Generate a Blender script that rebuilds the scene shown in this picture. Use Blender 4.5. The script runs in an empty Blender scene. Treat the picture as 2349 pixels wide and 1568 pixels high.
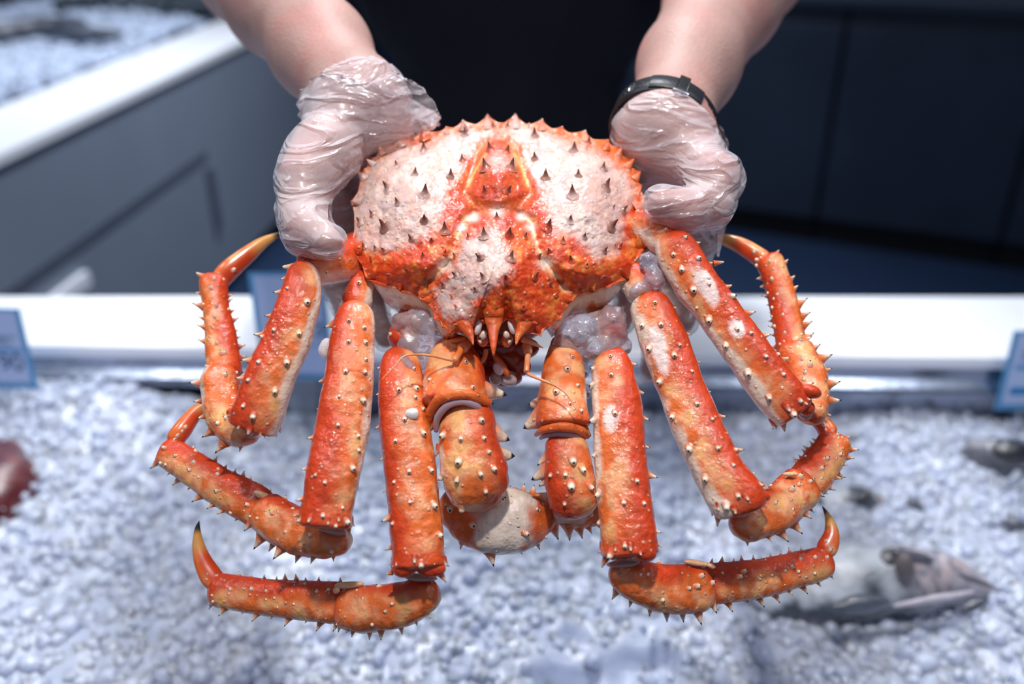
import bpy, math
import numpy as np
from mathutils import Vector
from mathutils.bvhtree import BVHTree

# ------------------------------------------------------------ camera, world, light, exposure
W, H, LENS = 2349.0, 1568.0, 32.0
F = LENS / 36.0 * W
CAMZ = 1.45
TH = math.radians(27.5)
CT, ST = math.cos(TH), math.sin(TH)
scene = bpy.context.scene
col = scene.collection
cam = bpy.data.objects.new('camera', bpy.data.cameras.new('camera'))
col.objects.link(cam)
cam.location = (0, 0, CAMZ)
cam.rotation_euler = (math.pi / 2 - TH, 0, 0)
cam.data.lens = LENS
cam.data.sensor_width = 36
cam.data.clip_start = .01
cam.data.dof.use_dof = True
cam.data.dof.focus_distance = .572
cam.data.dof.aperture_fstop = 2.9
scene.camera = cam
scene.view_settings.view_transform = 'Standard'
scene.view_settings.look = 'None'
scene.view_settings.gamma = 1
scene.view_settings.use_curve_mapping = False
scene.view_settings.exposure = 0.0
w = bpy.data.worlds.new('world'); scene.world = w; w.use_nodes = True
w.node_tree.nodes['Background'].inputs[0].default_value = (.60, .72, 1.0, 1)
w.node_tree.nodes['Background'].inputs[1].default_value = .26

def lamp(name, loc, target, size, power, colr, spread=180):
    l = bpy.data.lights.new(name, 'AREA'); l.shape = 'DISK'; l.size = size; l.energy = power
    l.color = colr; l.spread = math.radians(spread)
    o = bpy.data.objects.new(name, l); col.objects.link(o); o.location = loc
    o.rotation_euler = (Vector(target) - Vector(loc)).to_track_quat('-Z', 'Y').to_euler()
    return o
lamp('counter_spotlight', (-.03, .10, 2.75), (0, .6, 1.2), .10, 3.25, (1.0, .955, .93), 70)
lamp('left_ceiling_lamp', (-1.3, .7, 2.9), (-.5, 1.0, .9), .35, 3.9, (.90, .94, 1.0), 120)
lamp('right_ceiling_lamp', (1.1, .3, 2.9), (.5, .9, .9), .35, 2.5, (.88, .93, 1.0), 110)
lamp('aisle_ceiling_lamp', (-.2, 2.7, 3.0), (-.7, 3.0, 0), .5, 34, (.88, .93, 1.0), 120)
lamp('side_ceiling_lamp', (-1.9, 3.0, 3.0), (-1.8, 3.0, 0), .5, 11, (.88, .93, 1.0), 100)
lamp('rail_ceiling_lamp', (.0, 1.5, 2.9), (0, 1.18, .87), .3, 9, (.92, .95, 1.0), 75)

# ------------------------------------------------------------ helpers
def P(px, py, d):
    x = (px - W / 2) / F * d
    u = (H / 2 - py) / F * d
    return np.array([x, d * CT + u * ST, CAMZ - d * ST + u * CT])
def PA(px, py, d):
    x = (px - W / 2) / F * d
    u = (H / 2 - py) / F * d
    return np.stack([x, d * CT + u * ST, CAMZ - d * ST + u * CT], -1)
CAMP = np.array([0, 0, CAMZ])
VDIR = np.array([0, CT, -ST])
def nrm(v): return v / (np.linalg.norm(v, axis=-1, keepdims=True) + 1e-12)
def sm(a, b, x):
    t = np.clip((x - a) / (b - a), 0, 1); return t * t * (3 - 2 * t)
def hsh(i, j, k, s=0):
    n = (i * 374761393 + j * 668265263 + k * 2147483647 + s * 1274126177) & 0xFFFFFFFF
    n = ((n ^ (n >> 13)) * 1274126177) & 0xFFFFFFFF
    return ((n ^ (n >> 16)) & 0xFFFF) / 65535.0
def noise(p, s=0):
    p = np.asarray(p); i = np.floor(p).astype(np.int64); f = p - i; f = f * f * (3 - 2 * f)
    r = 0
    for a in (0, 1):
        for b in (0, 1):
            for c in (0, 1):
                wt = (f[..., 0] if a else 1 - f[..., 0]) * (f[..., 1] if b else 1 - f[..., 1]) * (f[..., 2] if c else 1 - f[..., 2])
                r = r + wt * hsh(i[..., 0] + a, i[..., 1] + b, i[..., 2] + c, s)
    return r * 2 - 1
def fbm(p, o=3, s=0):
    p = np.asarray(p); r = 0; a = 1
    for k in range(o):
        r = r + a * noise(p * (2 ** k), s + k); a *= .5
    return r
def mixc(a, b, t):
    a = np.asarray(a, float); b = np.asarray(b, float); t = np.asarray(t)[..., None]
    return a * (1 - t) + b * t

class Geo:
    def __init__(s): s.v = []; s.f = []; s.c = []; s.n = 0
    def add(s, v, f, c):
        v = np.asarray(v, float).reshape(-1, 3); c = np.asarray(c, float)
        if c.ndim == 1: c = np.tile(c, (len(v), 1))
        s.v.append(v); s.c.append(c)
        for q in f:
            q = np.asarray(q, np.int64)
            if len(q): s.f.append(q + s.n)
        s.n += len(v); return s
    def arrays(s): return np.concatenate(s.v), s.f, np.concatenate(s.c)
    def bvh(s):
        v = np.concatenate(s.v); fl = []
        for q in s.f: fl += q.tolist()
        return BVHTree.FromPolygons(v.tolist(), fl)
    def build(s, name, mat, parent=None, smooth=True):
        v, fs, c = s.arrays()
        me = bpy.data.meshes.new(name)
        me.vertices.add(len(v)); me.vertices.foreach_set('co', v.astype(np.float32).ravel())
        nl = sum(q.size for q in fs); npoly = sum(len(q) for q in fs)
        me.loops.add(nl); me.polygons.add(npoly)
        li = np.concatenate([q.ravel() for q in fs]); tot = np.concatenate([np.full(len(q), q.shape[1]) for q in fs])
        st = np.concatenate([[0], np.cumsum(tot)[:-1]])
        me.loops.foreach_set('vertex_index', li.astype(np.int32))
        me.polygons.foreach_set('loop_start', st.astype(np.int32))
        me.polygons.foreach_set('loop_total', tot.astype(np.int32))
        me.polygons.foreach_set('use_smooth', np.full(npoly, smooth))
        me.update(calc_edges=True); me.validate()
        a = me.color_attributes.new('Col', 'FLOAT_COLOR', 'POINT')
        a.data.foreach_set('color', np.concatenate([c, np.ones((len(c), 1))], 1).astype(np.float32).ravel())
        me.materials.append(mat)
        o = bpy.data.objects.new(name, me); col.objects.link(o)
        if parent is not None:
            o.parent = parent
        return o
def grid_faces(n, m, wrap=True):
    i = np.arange(n - 1)[:, None]; j = np.arange(m if wrap else m - 1)[None, :]; k = (j + 1) % m
    return np.stack([i * m + j, i * m + k, (i + 1) * m + k, (i + 1) * m + j], -1).reshape(-1, 4)
def tag(o, label=None, cat=None, group=None, kind=None):
    if label: o['label'] = label
    if cat: o['category'] = cat
    if group: o['group'] = group
    if kind: o['kind'] = kind
    return o
def empty(name, loc=(0, 0, 0)):
    o = bpy.data.objects.new(name, None); col.objects.link(o); o.location = loc; o.empty_display_size = .05
    return o
def settle(root, p):
    """move an Empty to p and keep its (world-space built) children where they are"""
    root.location = p
    for ch in root.children: ch.location = ch.location - Vector(p)

def catmull(st, n):
    st = np.asarray(st, float); k = len(st)
    seg = np.linalg.norm(np.diff(st[:, :3], axis=0), axis=1); cu = np.concatenate([[0], np.cumsum(seg)])
    q = np.linspace(0, cu[-1], n); out = np.zeros((n, st.shape[1]))
    ext = np.vstack([2 * st[0] - st[1], st, 2 * st[-1] - st[-2]])
    idx = np.clip(np.searchsorted(cu, q, side='right') - 1, 0, k - 2); t = (q - cu[idx]) / seg[idx]
    p0, p1, p2, p3 = ext[idx], ext[idx + 1], ext[idx + 2], ext[idx + 3]; t = t[:, None]
    m1 = (p2 - p0) / 2; m2 = (p3 - p1) / 2
    return (2 * t**3 - 3 * t**2 + 1) * p1 + (t**3 - 2 * t**2 + t) * m1 + (-2 * t**3 + 3 * t**2) * p2 + (t**3 - t**2) * m2

def limb(st, color, n=70, m=44, ratio=.85, cap0=.6, cap1=.5, lump=.05, nz=70, seed=0, px=True, sq=2.3, openend=False):
    """swept segment; st = (px, py, depth, width px). Returns Geo pieces and frames"""
    if px:
        s4 = np.array([list(P(a, b, d)) + [w_ / 2 * d / F] for a, b, d, w_ in st])
    else: s4 = np.array(st, float)
    c = catmull(s4, n); pos = c[:, :3]; r = np.maximum(c[:, 3], 1e-4)
    T = nrm(np.gradient(pos, axis=0))
    L = np.concatenate([[0], np.cumsum(np.linalg.norm(np.diff(pos, axis=0), axis=1))])
    def capm(s, cl):
        x = np.clip(s / max(cl, 1e-6), 0, 1); return np.sqrt(np.maximum(1 - (1 - x)**2, 0.0004))
    rm = r.copy()
    if cap0 > 0: rm *= capm(L, cap0 * r[0] * 1.6)
    if cap1 > 0: rm *= capm(L[-1] - L, cap1 * r[-1] * 1.6)
    V = nrm(pos - CAMP)
    S = nrm(np.cross(T, V)); N = nrm(np.cross(T, S))
    th = np.linspace(0, 2 * np.pi, m, endpoint=False)
    ct, sn = np.cos(th), np.sin(th)
    ex = 2 / sq
    cx = np.sign(ct) * np.abs(ct)**ex; cy = np.sign(sn) * np.abs(sn)**ex
    off = S[:, None] * cx[None, :, None] + N[:, None] * (cy * ratio)[None, :, None]
    base = pos[:, None] + off * rm[:, None, None]
    d = 1 + lump * fbm(base * nz, 3, seed)
    base = pos[:, None] + off * (rm[:, None] * d)[..., None]
    tt = (L / L[-1])[:, None] * np.ones((1, m))
    cc = color(base, tt, np.ones((n, 1)) * ct[None], np.ones((n, 1)) * sn[None])
    g = Geo(); fc = [grid_faces(n, m)]
    v = base.reshape(-1, 3); c2 = cc.reshape(-1, 3)
    if not openend:
        v = np.vstack([v, pos[0], pos[-1]]); c2 = np.vstack([c2, c2[:m].mean(0), c2[-m:].mean(0)])
        j = np.arange(m); k = (j + 1) % m
        fc.append(np.stack([np.full(m, n * m), k, j], -1)); o = (n - 1) * m
        fc.append(np.stack([np.full(m, n * m + 1), o + j, o + k], -1))
    g.add(v, fc, c2)
    g.frame = (pos, T, S, N, rm, ratio, L)
    return g

SPR = [(1.9, -1.0), (1.6, -.1), (1.3, .3), (1.05, .65), (.88, 1.0), (.8, 1.3), (.64, 1.6), (.38, 1.8), (.32, 1.85), (.22, 2.0), (.0, 2.2)]
SPC = [0, 0, .1, .35, .85, 1, 1, 1, 2, 2, 2]
CARR = [(2.6, -.6), (1.9, .05), (1.35, .5), (1.0, 1.05), (.75, 1.6), (.55, 2.2), (.38, 2.8), (.2, 3.35), (.0, 3.7)]
CARC = [0, .1, .3, .55, .8, 1, 1, 1.6, 2]
TIPP = [(.8, 0), (.74, .15), (.62, .33), (.47, .52), (.33, .7), (.22, .84), (.15, .9), (.0, 1.0)]
LONG = [(1.5, -.3), (1.15, 0), (.82, .2), (.56, .42), (.38, .62), (.24, .76), (.17, .82), (.0, 1.0)]
LONC = [0, 0, .1, .45, .9, 1, 2, 2]
CREAM = np.array([.84, .68, .50]); DARK = np.array([.012, .008, .008]); BROWN = np.array([.16, .045, .03])
def spine(g, base, dr, s, prof, cc, c0, c1=CREAM, c2=DARK, m=10, length=None, bend=None):
    dr = nrm(np.asarray(dr, float)); a = nrm(np.cross(dr, [.3, .9, .17])); b = np.cross(dr, a)
    th = np.linspace(0, 2 * np.pi, m, endpoint=False); vs = []; cs = []
    hm = prof[-1][1]
    for (r, h), k in zip(prof, cc):
        hh = h * s if length is None else h * length
        ctr = base + dr * hh
        if bend is not None: ctr = ctr + np.asarray(bend) * (max(h, 0) / hm)**2
        vs.append(ctr + (a * np.cos(th)[:, None] + b * np.sin(th)[:, None]) * r * s)
        cl = c0 * (1 - min(k, 1)) + c1 * min(k, 1) if k <= 1 else c1 * (2 - k) + c2 * (k - 1)
        cs.append(np.tile(cl, (m, 1)))
    g.add(np.vstack(vs), [grid_faces(len(prof), m)], np.vstack(cs))
def blob(g, c, ax, colr, nz=60, amp=.08, n=14, m=22, seed=0):
    """ellipsoid in px: c=(px,py,d) ax=(rx,ry px, rd px), optional rotation deg as 4th"""
    d = c[2]; p = P(*c); k = d / F
    R = nrm(np.array([1., 0, 0])); U = np.array([0, ST, CT]); V = VDIR
    a = math.radians(ax[3]) if len(ax) > 3 else 0
    A = (R * math.cos(a) - U * math.sin(a)); B = (R * math.sin(a) + U * math.cos(a))
    ph = np.linspace(0, np.pi, n)[:, None]; th = np.linspace(0, 2 * np.pi, m, endpoint=False)[None]
    x = np.sin(ph) * np.cos(th); y = np.cos(ph) * np.ones_like(th); z = np.sin(ph) * np.sin(th)
    v = p + (x[..., None] * A * ax[0] + y[..., None] * B * ax[1] + z[..., None] * V * ax[2]) * k
    v = p + (v - p) * (1 + amp * fbm(v * nz, 2, seed))[..., None]
    g.add(v, [grid_faces(n, m)], np.asarray(colr, float))

# ------------------------------------------------------------ materials
def mat(name, base=(.8, .8, .8), rough=.5, attr=False, metal=0, coat=0, spec=.5, bump=None, sss=0, trans=0, alpha=1, vary=0, vscale=20, ior=1.5, coatr=.08, ssr=(1, .4, .25), sscale=.006):
    m = bpy.data.materials.new(name); m.use_nodes = True; nt = m.node_tree; N = nt.nodes; Lk = nt.links
    b = N['Principled BSDF']; b.inputs['Roughness'].default_value = rough; b.inputs['Metallic'].default_value = metal
    b.inputs['Coat Weight'].default_value = coat; b.inputs['Coat Roughness'].default_value = coatr
    b.inputs['Specular IOR Level'].default_value = spec; b.inputs['Transmission Weight'].default_value = trans
    b.inputs['Alpha'].default_value = alpha; b.inputs['IOR'].default_value = ior
    if sss: b.inputs['Subsurface Weight'].default_value = sss; b.inputs['Subsurface Radius'].default_value = ssr; b.inputs['Subsurface Scale'].default_value = sscale
    src = None
    if attr:
        a = N.new('ShaderNodeAttribute'); a.attribute_name = 'Col'; src = a.outputs['Color']
    else:
        rgb = N.new('ShaderNodeRGB'); rgb.outputs[0].default_value = (*base, 1); src = rgb.outputs[0]
    tc = N.new('ShaderNodeTexCoord')
    nz = N.new('ShaderNodeTexNoise'); nz.inputs['Scale'].default_value = vscale; nz.inputs['Detail'].default_value = 5
    Lk.new(tc.outputs['Object'], nz.inputs['Vector'])
    if vary:
        hs = N.new('ShaderNodeHueSaturation'); mr = N.new('ShaderNodeMapRange')
        mr.inputs[1].default_value = .3; mr.inputs[2].default_value = .7
        mr.inputs[3].default_value = 1 - vary; mr.inputs[4].default_value = 1 + vary
        Lk.new(nz.outputs[0], mr.inputs[0]); Lk.new(mr.outputs[0], hs.inputs['Value']); Lk.new(src, hs.inputs['Color']); src = hs.outputs[0]
    Lk.new(src, b.inputs['Base Color'])
    if bump:
        bn = N.new('ShaderNodeBump'); bn.inputs['Distance'].default_value = bump[1]; bn.inputs['Strength'].default_value = 1
        n2 = N.new('ShaderNodeTexNoise'); n2.inputs['Scale'].default_value = bump[0]; n2.inputs['Detail'].default_value = 4
        Lk.new(tc.outputs['Object'], n2.inputs['Vector']); Lk.new(n2.outputs[0], bn.inputs['Height']); Lk.new(bn.outputs[0], b.inputs['Normal'])
        if coat: Lk.new(bn.outputs[0], b.inputs['Coat Normal'])
    m['b'] = 1
    return m
def shell_material():
    """wet crab shell: pigment from the mesh, scattered pale warts and pores, fine grain"""
    m = mat('wet crab shell', attr=True, rough=.58, coat=.75, spec=.22, vary=.16, vscale=160, coatr=.07)
    nt = m.node_tree; N = nt.nodes; L = nt.links; b = N['Principled BSDF']
    tc = N.new('ShaderNodeTexCoord')
    v = N.new('ShaderNodeTexVoronoi'); v.inputs['Scale'].default_value = 210
    L.new(tc.outputs['Object'], v.inputs['Vector'])
    mr = N.new('ShaderNodeMapRange'); mr.inputs[1].default_value = .12; mr.inputs[2].default_value = .26; mr.inputs[3].default_value = 1; mr.inputs[4].default_value = 0
    L.new(v.outputs['Distance'], mr.inputs[0])
    sp = N.new('ShaderNodeSeparateColor'); L.new(v.outputs['Color'], sp.inputs[0])
    gt = N.new('ShaderNodeMath'); gt.operation = 'GREATER_THAN'; gt.inputs[1].default_value = .62; L.new(sp.outputs[0], gt.inputs[0])
    ml = N.new('ShaderNodeMath'); ml.operation = 'MULTIPLY'; L.new(mr.outputs[0], ml.inputs[0]); L.new(gt.outputs[0], ml.inputs[1])
    old = b.inputs['Base Color'].links[0].from_socket
    mx = N.new('ShaderNodeMix'); mx.data_type = 'RGBA'; L.new(old, mx.inputs[6]); mx.inputs[7].default_value = (.82, .52, .34, 1)
    m2 = N.new('ShaderNodeMath'); m2.operation = 'MULTIPLY'; m2.inputs[1].default_value = .55; L.new(ml.outputs[0], m2.inputs[0]); L.new(m2.outputs[0], mx.inputs[0])
    L.new(mx.outputs[2], b.inputs['Base Color'])
    nz = N.new('ShaderNodeTexNoise'); nz.inputs['Scale'].default_value = 260; nz.inputs['Detail'].default_value = 5; L.new(tc.outputs['Object'], nz.inputs['Vector'])
    ad = N.new('ShaderNodeMath'); ad.operation = 'MULTIPLY_ADD'; L.new(ml.outputs[0], ad.inputs[0]); ad.inputs[1].default_value = .55; L.new(nz.outputs[0], ad.inputs[2])
    bn = N.new('ShaderNodeBump'); bn.inputs['Distance'].default_value = .0011; bn.inputs['Strength'].default_value = 1
    L.new(ad.outputs[0], bn.inputs['Height']); L.new(bn.outputs[0], b.inputs['Normal']); L.new(bn.outputs[0], b.inputs['Coat Normal'])
    return m
def glove_material():
    m = bpy.data.materials.new('clear plastic glove film'); m.use_nodes = True; nt = m.node_tree; N = nt.nodes; L = nt.links
    b = N['Principled BSDF']; b.inputs['Base Color'].default_value = (.86, .80, .84, 1); b.inputs['Roughness'].default_value = .24
    b.inputs['Specular IOR Level'].default_value = .9; b.inputs['Coat Weight'].default_value = .6; b.inputs['Coat Roughness'].default_value = .15
    tr = N.new('ShaderNodeBsdfTransparent'); mx = N.new('ShaderNodeMixShader'); lw = N.new('ShaderNodeLayerWeight'); lw.inputs[0].default_value = .35
    tc = N.new('ShaderNodeTexCoord')
    mp = N.new('ShaderNodeMapping'); mp.inputs['Rotation'].default_value = (.4, .5, .35); mp.inputs['Scale'].default_value = (1.0, 1.0, 3.6)
    L.new(tc.outputs['Object'], mp.inputs[0])
    n1 = N.new('ShaderNodeTexNoise'); n1.inputs['Scale'].default_value = 17; n1.inputs['Detail'].default_value = 2.5; n1.inputs['Distortion'].default_value = 1.1
    L.new(mp.outputs[0], n1.inputs['Vector'])
    r = N.new('ShaderNodeMath'); r.operation = 'SUBTRACT'; L.new(n1.outputs[0], r.inputs[0]); r.inputs[1].default_value = .5
    ab = N.new('ShaderNodeMath'); ab.operation = 'ABSOLUTE'; L.new(r.outputs[0], ab.inputs[0])
    pw = N.new('ShaderNodeMapRange'); pw.inputs[1].default_value = 0; pw.inputs[2].default_value = .12; pw.inputs[3].default_value = 1; pw.inputs[4].default_value = 0
    L.new(ab.outputs[0], pw.inputs[0])
    bn = N.new('ShaderNodeBump'); bn.inputs['Distance'].default_value = .0035; bn.inputs['Strength'].default_value = .7
    L.new(pw.outputs[0], bn.inputs['Height']); L.new(bn.outputs[0], b.inputs['Normal']); L.new(bn.outputs[0], b.inputs['Coat Normal']); L.new(bn.outputs[0], lw.inputs['Normal'])
    ma = N.new('ShaderNodeMapRange'); ma.inputs[3].default_value = .16; ma.inputs[4].default_value = .75; L.new(lw.outputs['Facing'], ma.inputs[0])
    L.new(ma.outputs[0], mx.inputs[0]); L.new(tr.outputs[0], mx.inputs[1]); L.new(b.outputs[0], mx.inputs[2])
    L.new(mx.outputs[0], N['Material Output'].inputs['Surface'])
    return m
M = dict(
    shell=shell_material(),
    smooth=mat('smooth crab joint', attr=True, rough=.3, coat=.6),
    skin=mat('skin', attr=True, rough=.55, sss=.0, bump=(350, .0005), vary=.10, vscale=25),
    glove=glove_material(),
    shirt=mat('black knit shirt', (.0035, .0045, .010), .85, spec=.2, bump=(500, .0006)),
    trousers=mat('dark trousers', (.01, .012, .02), .8, bump=(300, .0006)),
    hair=mat('dark hair', (.02, .012, .008), .6, bump=(400, .002)),
    rubber=mat('black watch strap', (.008, .009, .012), .42, spec=.5, bump=(500, .0002)),
    chrome=mat('brushed watch steel', (.75, .75, .78), .22, metal=1, vary=.05),
    white=mat('white worktop', (.90, .92, .97), .28, spec=.5, vary=.01, bump=(3, .0004)),
    steel=mat('stainless steel', (.30, .33, .41), .22, metal=.9, vary=.08, vscale=8, bump=(40, .0004)),
    steeldark=mat('brushed tray steel', (.16, .18, .24), .42, metal=.6, vary=.12, vscale=6, bump=(60, .0005)),
    cab=mat('grey blue cabinet laminate', (.21, .25, .32), .55, vary=.05, vscale=3, bump=(8, .0006)),
    cabline=mat('dark grey seam', (.09, .11, .15), .6, vary=.1),
    navy=mat('dark navy cabinet panel', (.020, .030, .052), .35, vary=.2, vscale=2.5, bump=(5, .001)),
    black=mat('black plinth', (.002, .002, .004), .7, vary=.1),
    floor=mat('blue grey floor', (.022, .042, .095), .35, vary=.06, vscale=2, bump=(6, .0006)),
    wall=mat('dark shop wall', (.03, .04, .06), .7, vary=.1),
    mussel=mat('dark wet shellfish', attr=True, rough=.3, coat=.4, vary=.2, vscale=60),
    ice=mat('crushed ice', attr=True, rough=.25, spec=.6, coat=.2, bump=(220, .0010), sss=.8, ssr=(1, 1, 1), sscale=.012),
    frost=mat('wet translucent ice', attr=True, rough=.12, coat=.6, trans=.75, bump=(150, .002), ior=1.31),
    fish=mat('wet fish skin', attr=True, rough=.22, coat=.8, spec=.7, bump=(260, .0012), vary=.2, vscale=60),
    tagc=mat('blue price card edge', (.10, .34, .62), .35, vary=.03),
    tagp=mat('pale blue price card', (.48, .60, .86), .30, vary=.03),
    tagt=mat('dark blue print', (.13, .20, .36), .5, vary=.05),
    tagb=mat('bright blue print', (.01, .22, .55), .5, vary=.05),
    clear=mat('clear acrylic', (.85, .93, 1), .08, trans=.9, alpha=.5, vary=.02),
    tray=mat('blue tray bottom', (.02, .045, .10), .4, vary=.3, vscale=20),
)

def box(g, x0, x1, y0, y1, z0, z1, c=(.5, .5, .5), bev=0):
    v = np.array([[x, y, z] for x in (x0, x1) for y in (y0, y1) for z in (z0, z1)], float)
    g.add(v, [np.array([[0, 1, 3, 2], [4, 6, 7, 5], [0, 4, 5, 1], [2, 3, 7, 6], [0, 2, 6, 4], [1, 5, 7, 3]])], np.array(c, float))
def hexa(g, pts, c=(.5, .5, .5)):
    """8 points: bottom 4 ccw then top 4 ccw"""
    g.add(pts, [np.array([[3, 2, 1, 0], [4, 5, 6, 7], [0, 1, 5, 4], [1, 2, 6, 5], [2, 3, 7, 6], [3, 0, 4, 7]])], np.array(c, float))
def prism(g, prof, x0, x1, dy0=0, dy1=0, c=(.5, .5, .5)):
    """profile in (y,z) swept from x0 to x1; dy shifts y at each end"""
    p = np.array(prof, float); n = len(p)
    a = np.stack([np.full(n, x0), p[:, 0] + dy0, p[:, 1]], -1); b = np.stack([np.full(n, x1), p[:, 0] + dy1, p[:, 1]], -1)
    j = np.arange(n); k = (j + 1) % n
    g.add(np.vstack([a, b]), [np.stack([j, k, n + k, n + j], -1), np.arange(n)[None, ::-1], np.arange(n, 2 * n)[None]], np.array(c, float))
def bevel(o, wd, seg=2):
    md = o.modifiers.new('bevel', 'BEVEL'); md.width = wd; md.segments = seg; md.limit_method = 'ANGLE'

# ------------------------------------------------------------ setting
FZ = 0.0
CZ = CAMZ - .575            # worktop height
g = Geo(); box(g, -6, 6, -2, 9, -.05, 0); tag(g.build('floor', M['floor'], smooth=False), kind='structure')
g = Geo(); box(g, -6, 6, 9, 9.1, 0, 3.3); tag(g.build('wall_back', M['wall'], smooth=False), kind='structure')
g = Geo(); box(g, 6, 6.1, -2, 9, 0, 3.3); tag(g.build('wall_right', M['wall'], smooth=False), kind='structure')
g = Geo(); box(g, -6.1, -6, -2, 9, 0, 3.3); tag(g.build('wall_left', M['wall'], smooth=False), kind='structure')

# the counter the seller stands behind: worktop strip, steel upstand, ice tray, body
Z = lambda r: CAMZ + r
counter = empty('ice_display_counter', (0, 1.0, 0))
tag(counter, 'white-topped ice display counter with a stainless rail, in front of the person', 'counter')
X0, X1 = -1.18, 1.6
k0, k1 = .0165 / .6 * 1.18, -.0165 / .6 * 1.6
g = Geo()
hexa(g, [[X0, 1.077 + k0, Z(-.594)], [X1, 1.077 + k1, Z(-.594)], [X1, 1.255, Z(-.594)], [X0, 1.258, Z(-.594)],
         [X0, 1.077 + k0, Z(-.575)], [X1, 1.077 + k1, Z(-.575)], [X1, 1.255, Z(-.575)], [X0, 1.258, Z(-.575)]])
o = g.build('worktop', M['white'], counter, False); bevel(o, .004, 3)
g = Geo()
prism(g, [(1.082, Z(-.594)), (1.10, Z(-.594)), (1.10, Z(-.75)), (1.084, Z(-.75)), (1.084, Z(-.634)), (1.070, Z(-.632)), (1.068, Z(-.626)), (1.070, Z(-.620)), (1.080, Z(-.612))], X0, X1, k0, k1)
g.build('steel_rail', M['steel'], counter, False)
g = Geo(); box(g, X0, X1, .36, 1.09, Z(-.735), Z(-.725)); g.build('tray_floor', M['tray'], counter, False)
g = Geo(); box(g, X0, X1, .34, .36, Z(-.74), Z(-.64)); g.build('front_rim', M['steel'], counter, False)
g = Geo(); box(g, X0, X1, .38, 1.22, .10, Z(-.7355)); g.build('counter_body', M['cab'], counter, False)
g = Geo(); box(g, X0, X1, .44, 1.16, 0, .10); g.build('plinth', M['black'], counter, False)
settle(counter, (0, 1.0, 0))

# left island counter running away from the camera
ang = math.atan(.0944)
def isl(x, y):   # local: x = out from the front face (to the right), y = along, from (-1.175, 2.06)
    return (-1.175 + x * math.cos(ang) + y * math.sin(ang), 2.06 - x * math.sin(ang) + y * math.cos(ang))
def ibox(g, x0, x1, y0, y1, z0, z1):
    b = [isl(x0, y0), isl(x1, y0), isl(x1, y1), isl(x0, y1)]
    hexa(g, [[*p, z0] for p in b] + [[*p, z1] for p in b])
isc = empty('side_counter', (0, 0, 0))
tag(isc, 'long grey-blue display counter with a white top edge, to the left of the person', 'counter')
Y0, Y1 = -2.2, 2.9
g = Geo(); ibox(g, -1.5, 0, Y0, Y1, .10, CZ - .03); o = g.build('body', M['cab'], isc, False)
g = Geo(); ibox(g, -.26, .012, Y0, Y1 + .01, CZ - .03, CZ); o = g.build('top_edge', M['white'], isc, False); bevel(o, .004)
g = Geo(); ibox(g, -1.5, -.26, Y0, Y1, CZ - .03, CZ - .012); g.build('tray_floor', M['steel'], isc, False)
g = Geo(); ibox(g, -1.45, -.04, Y0, Y1 - .04, 0, .10); g.build('plinth', M['black'], isc, False)
g = Geo(); ibox(g, 0, .004, Y0, 1.08, CAMZ - .905, CAMZ - .875); g.build('panel_seam', M['cabline'], isc, False)
g = Geo(); ibox(g, 0, .02, Y0, .20, CAMZ - 1.0, CAMZ - .96); o = g.build('bumper_strip', M['white'], isc, False)
g = Geo(); ibox(g, .0, .022, 1.05, 1.085, CAMZ - 1.16, CAMZ - .93); o = g.build('handle', M['cabline'], isc, False); bevel(o, .006)
settle(isc, (-1.6, 2.2, 0))

# dark cabinets on the right, seen past the person's arm
ux, uy = .916, -.402
def rb(s, t): return (1.0 + ux * s - uy * t, 3.81 + uy * s + ux * t)   # t = depth behind the face
def rbox(g, s0, s1, t0, t1, z0, z1):
    b = [rb(s0, t0), rb(s1, t0), rb(s1, t1), rb(s0, t1)]
    hexa(g, [[*p, z0] for p in b] + [[*p, z1] for p in b])
TOPR = CAMZ - .47
edges = [-1.55, -.55, .32, 1.03, 1.9]
lab = ['dark navy cabinet mostly behind the person', 'dark navy cabinet just right of the arm with the watch',
       'dark navy cabinet left of the open vertical seam at the right', 'dark navy cabinet at the right edge, right of the vertical seam']
for i in range(4):
    r = empty('base_cabinet'); a, b_ = edges[i] + .006, edges[i + 1] - .006
    g = Geo(); rbox(g, a, b_, .02, .6, .12, TOPR); g.build('body', M['navy'], r, False)
    g = Geo(); rbox(g, a + .004, b_ - .004, 0, .02, .13, TOPR - .07); o = g.build('door', M['navy'], r, False); bevel(o, .003)
    g = Geo(); rbox(g, a, b_, .07, .58, 0, .12); g.build('plinth', M['black'], r, False)
    c0 = rb((a + b_) / 2, .3); settle(r, (c0[0], c0[1], 0))
    tag(r, lab[i], 'cabinet', 'navy cabinets on the far side of the aisle')
g = Geo(); rbox(g, -1.6, 1.95, -.03, .62, TOPR, TOPR + .035); o = g.build('cabinet_worktop', M['navy'], None, False)
tag(o, 'dark continuous worktop over the navy cabinets at the right', 'worktop'); bevel(o, .004)

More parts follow.
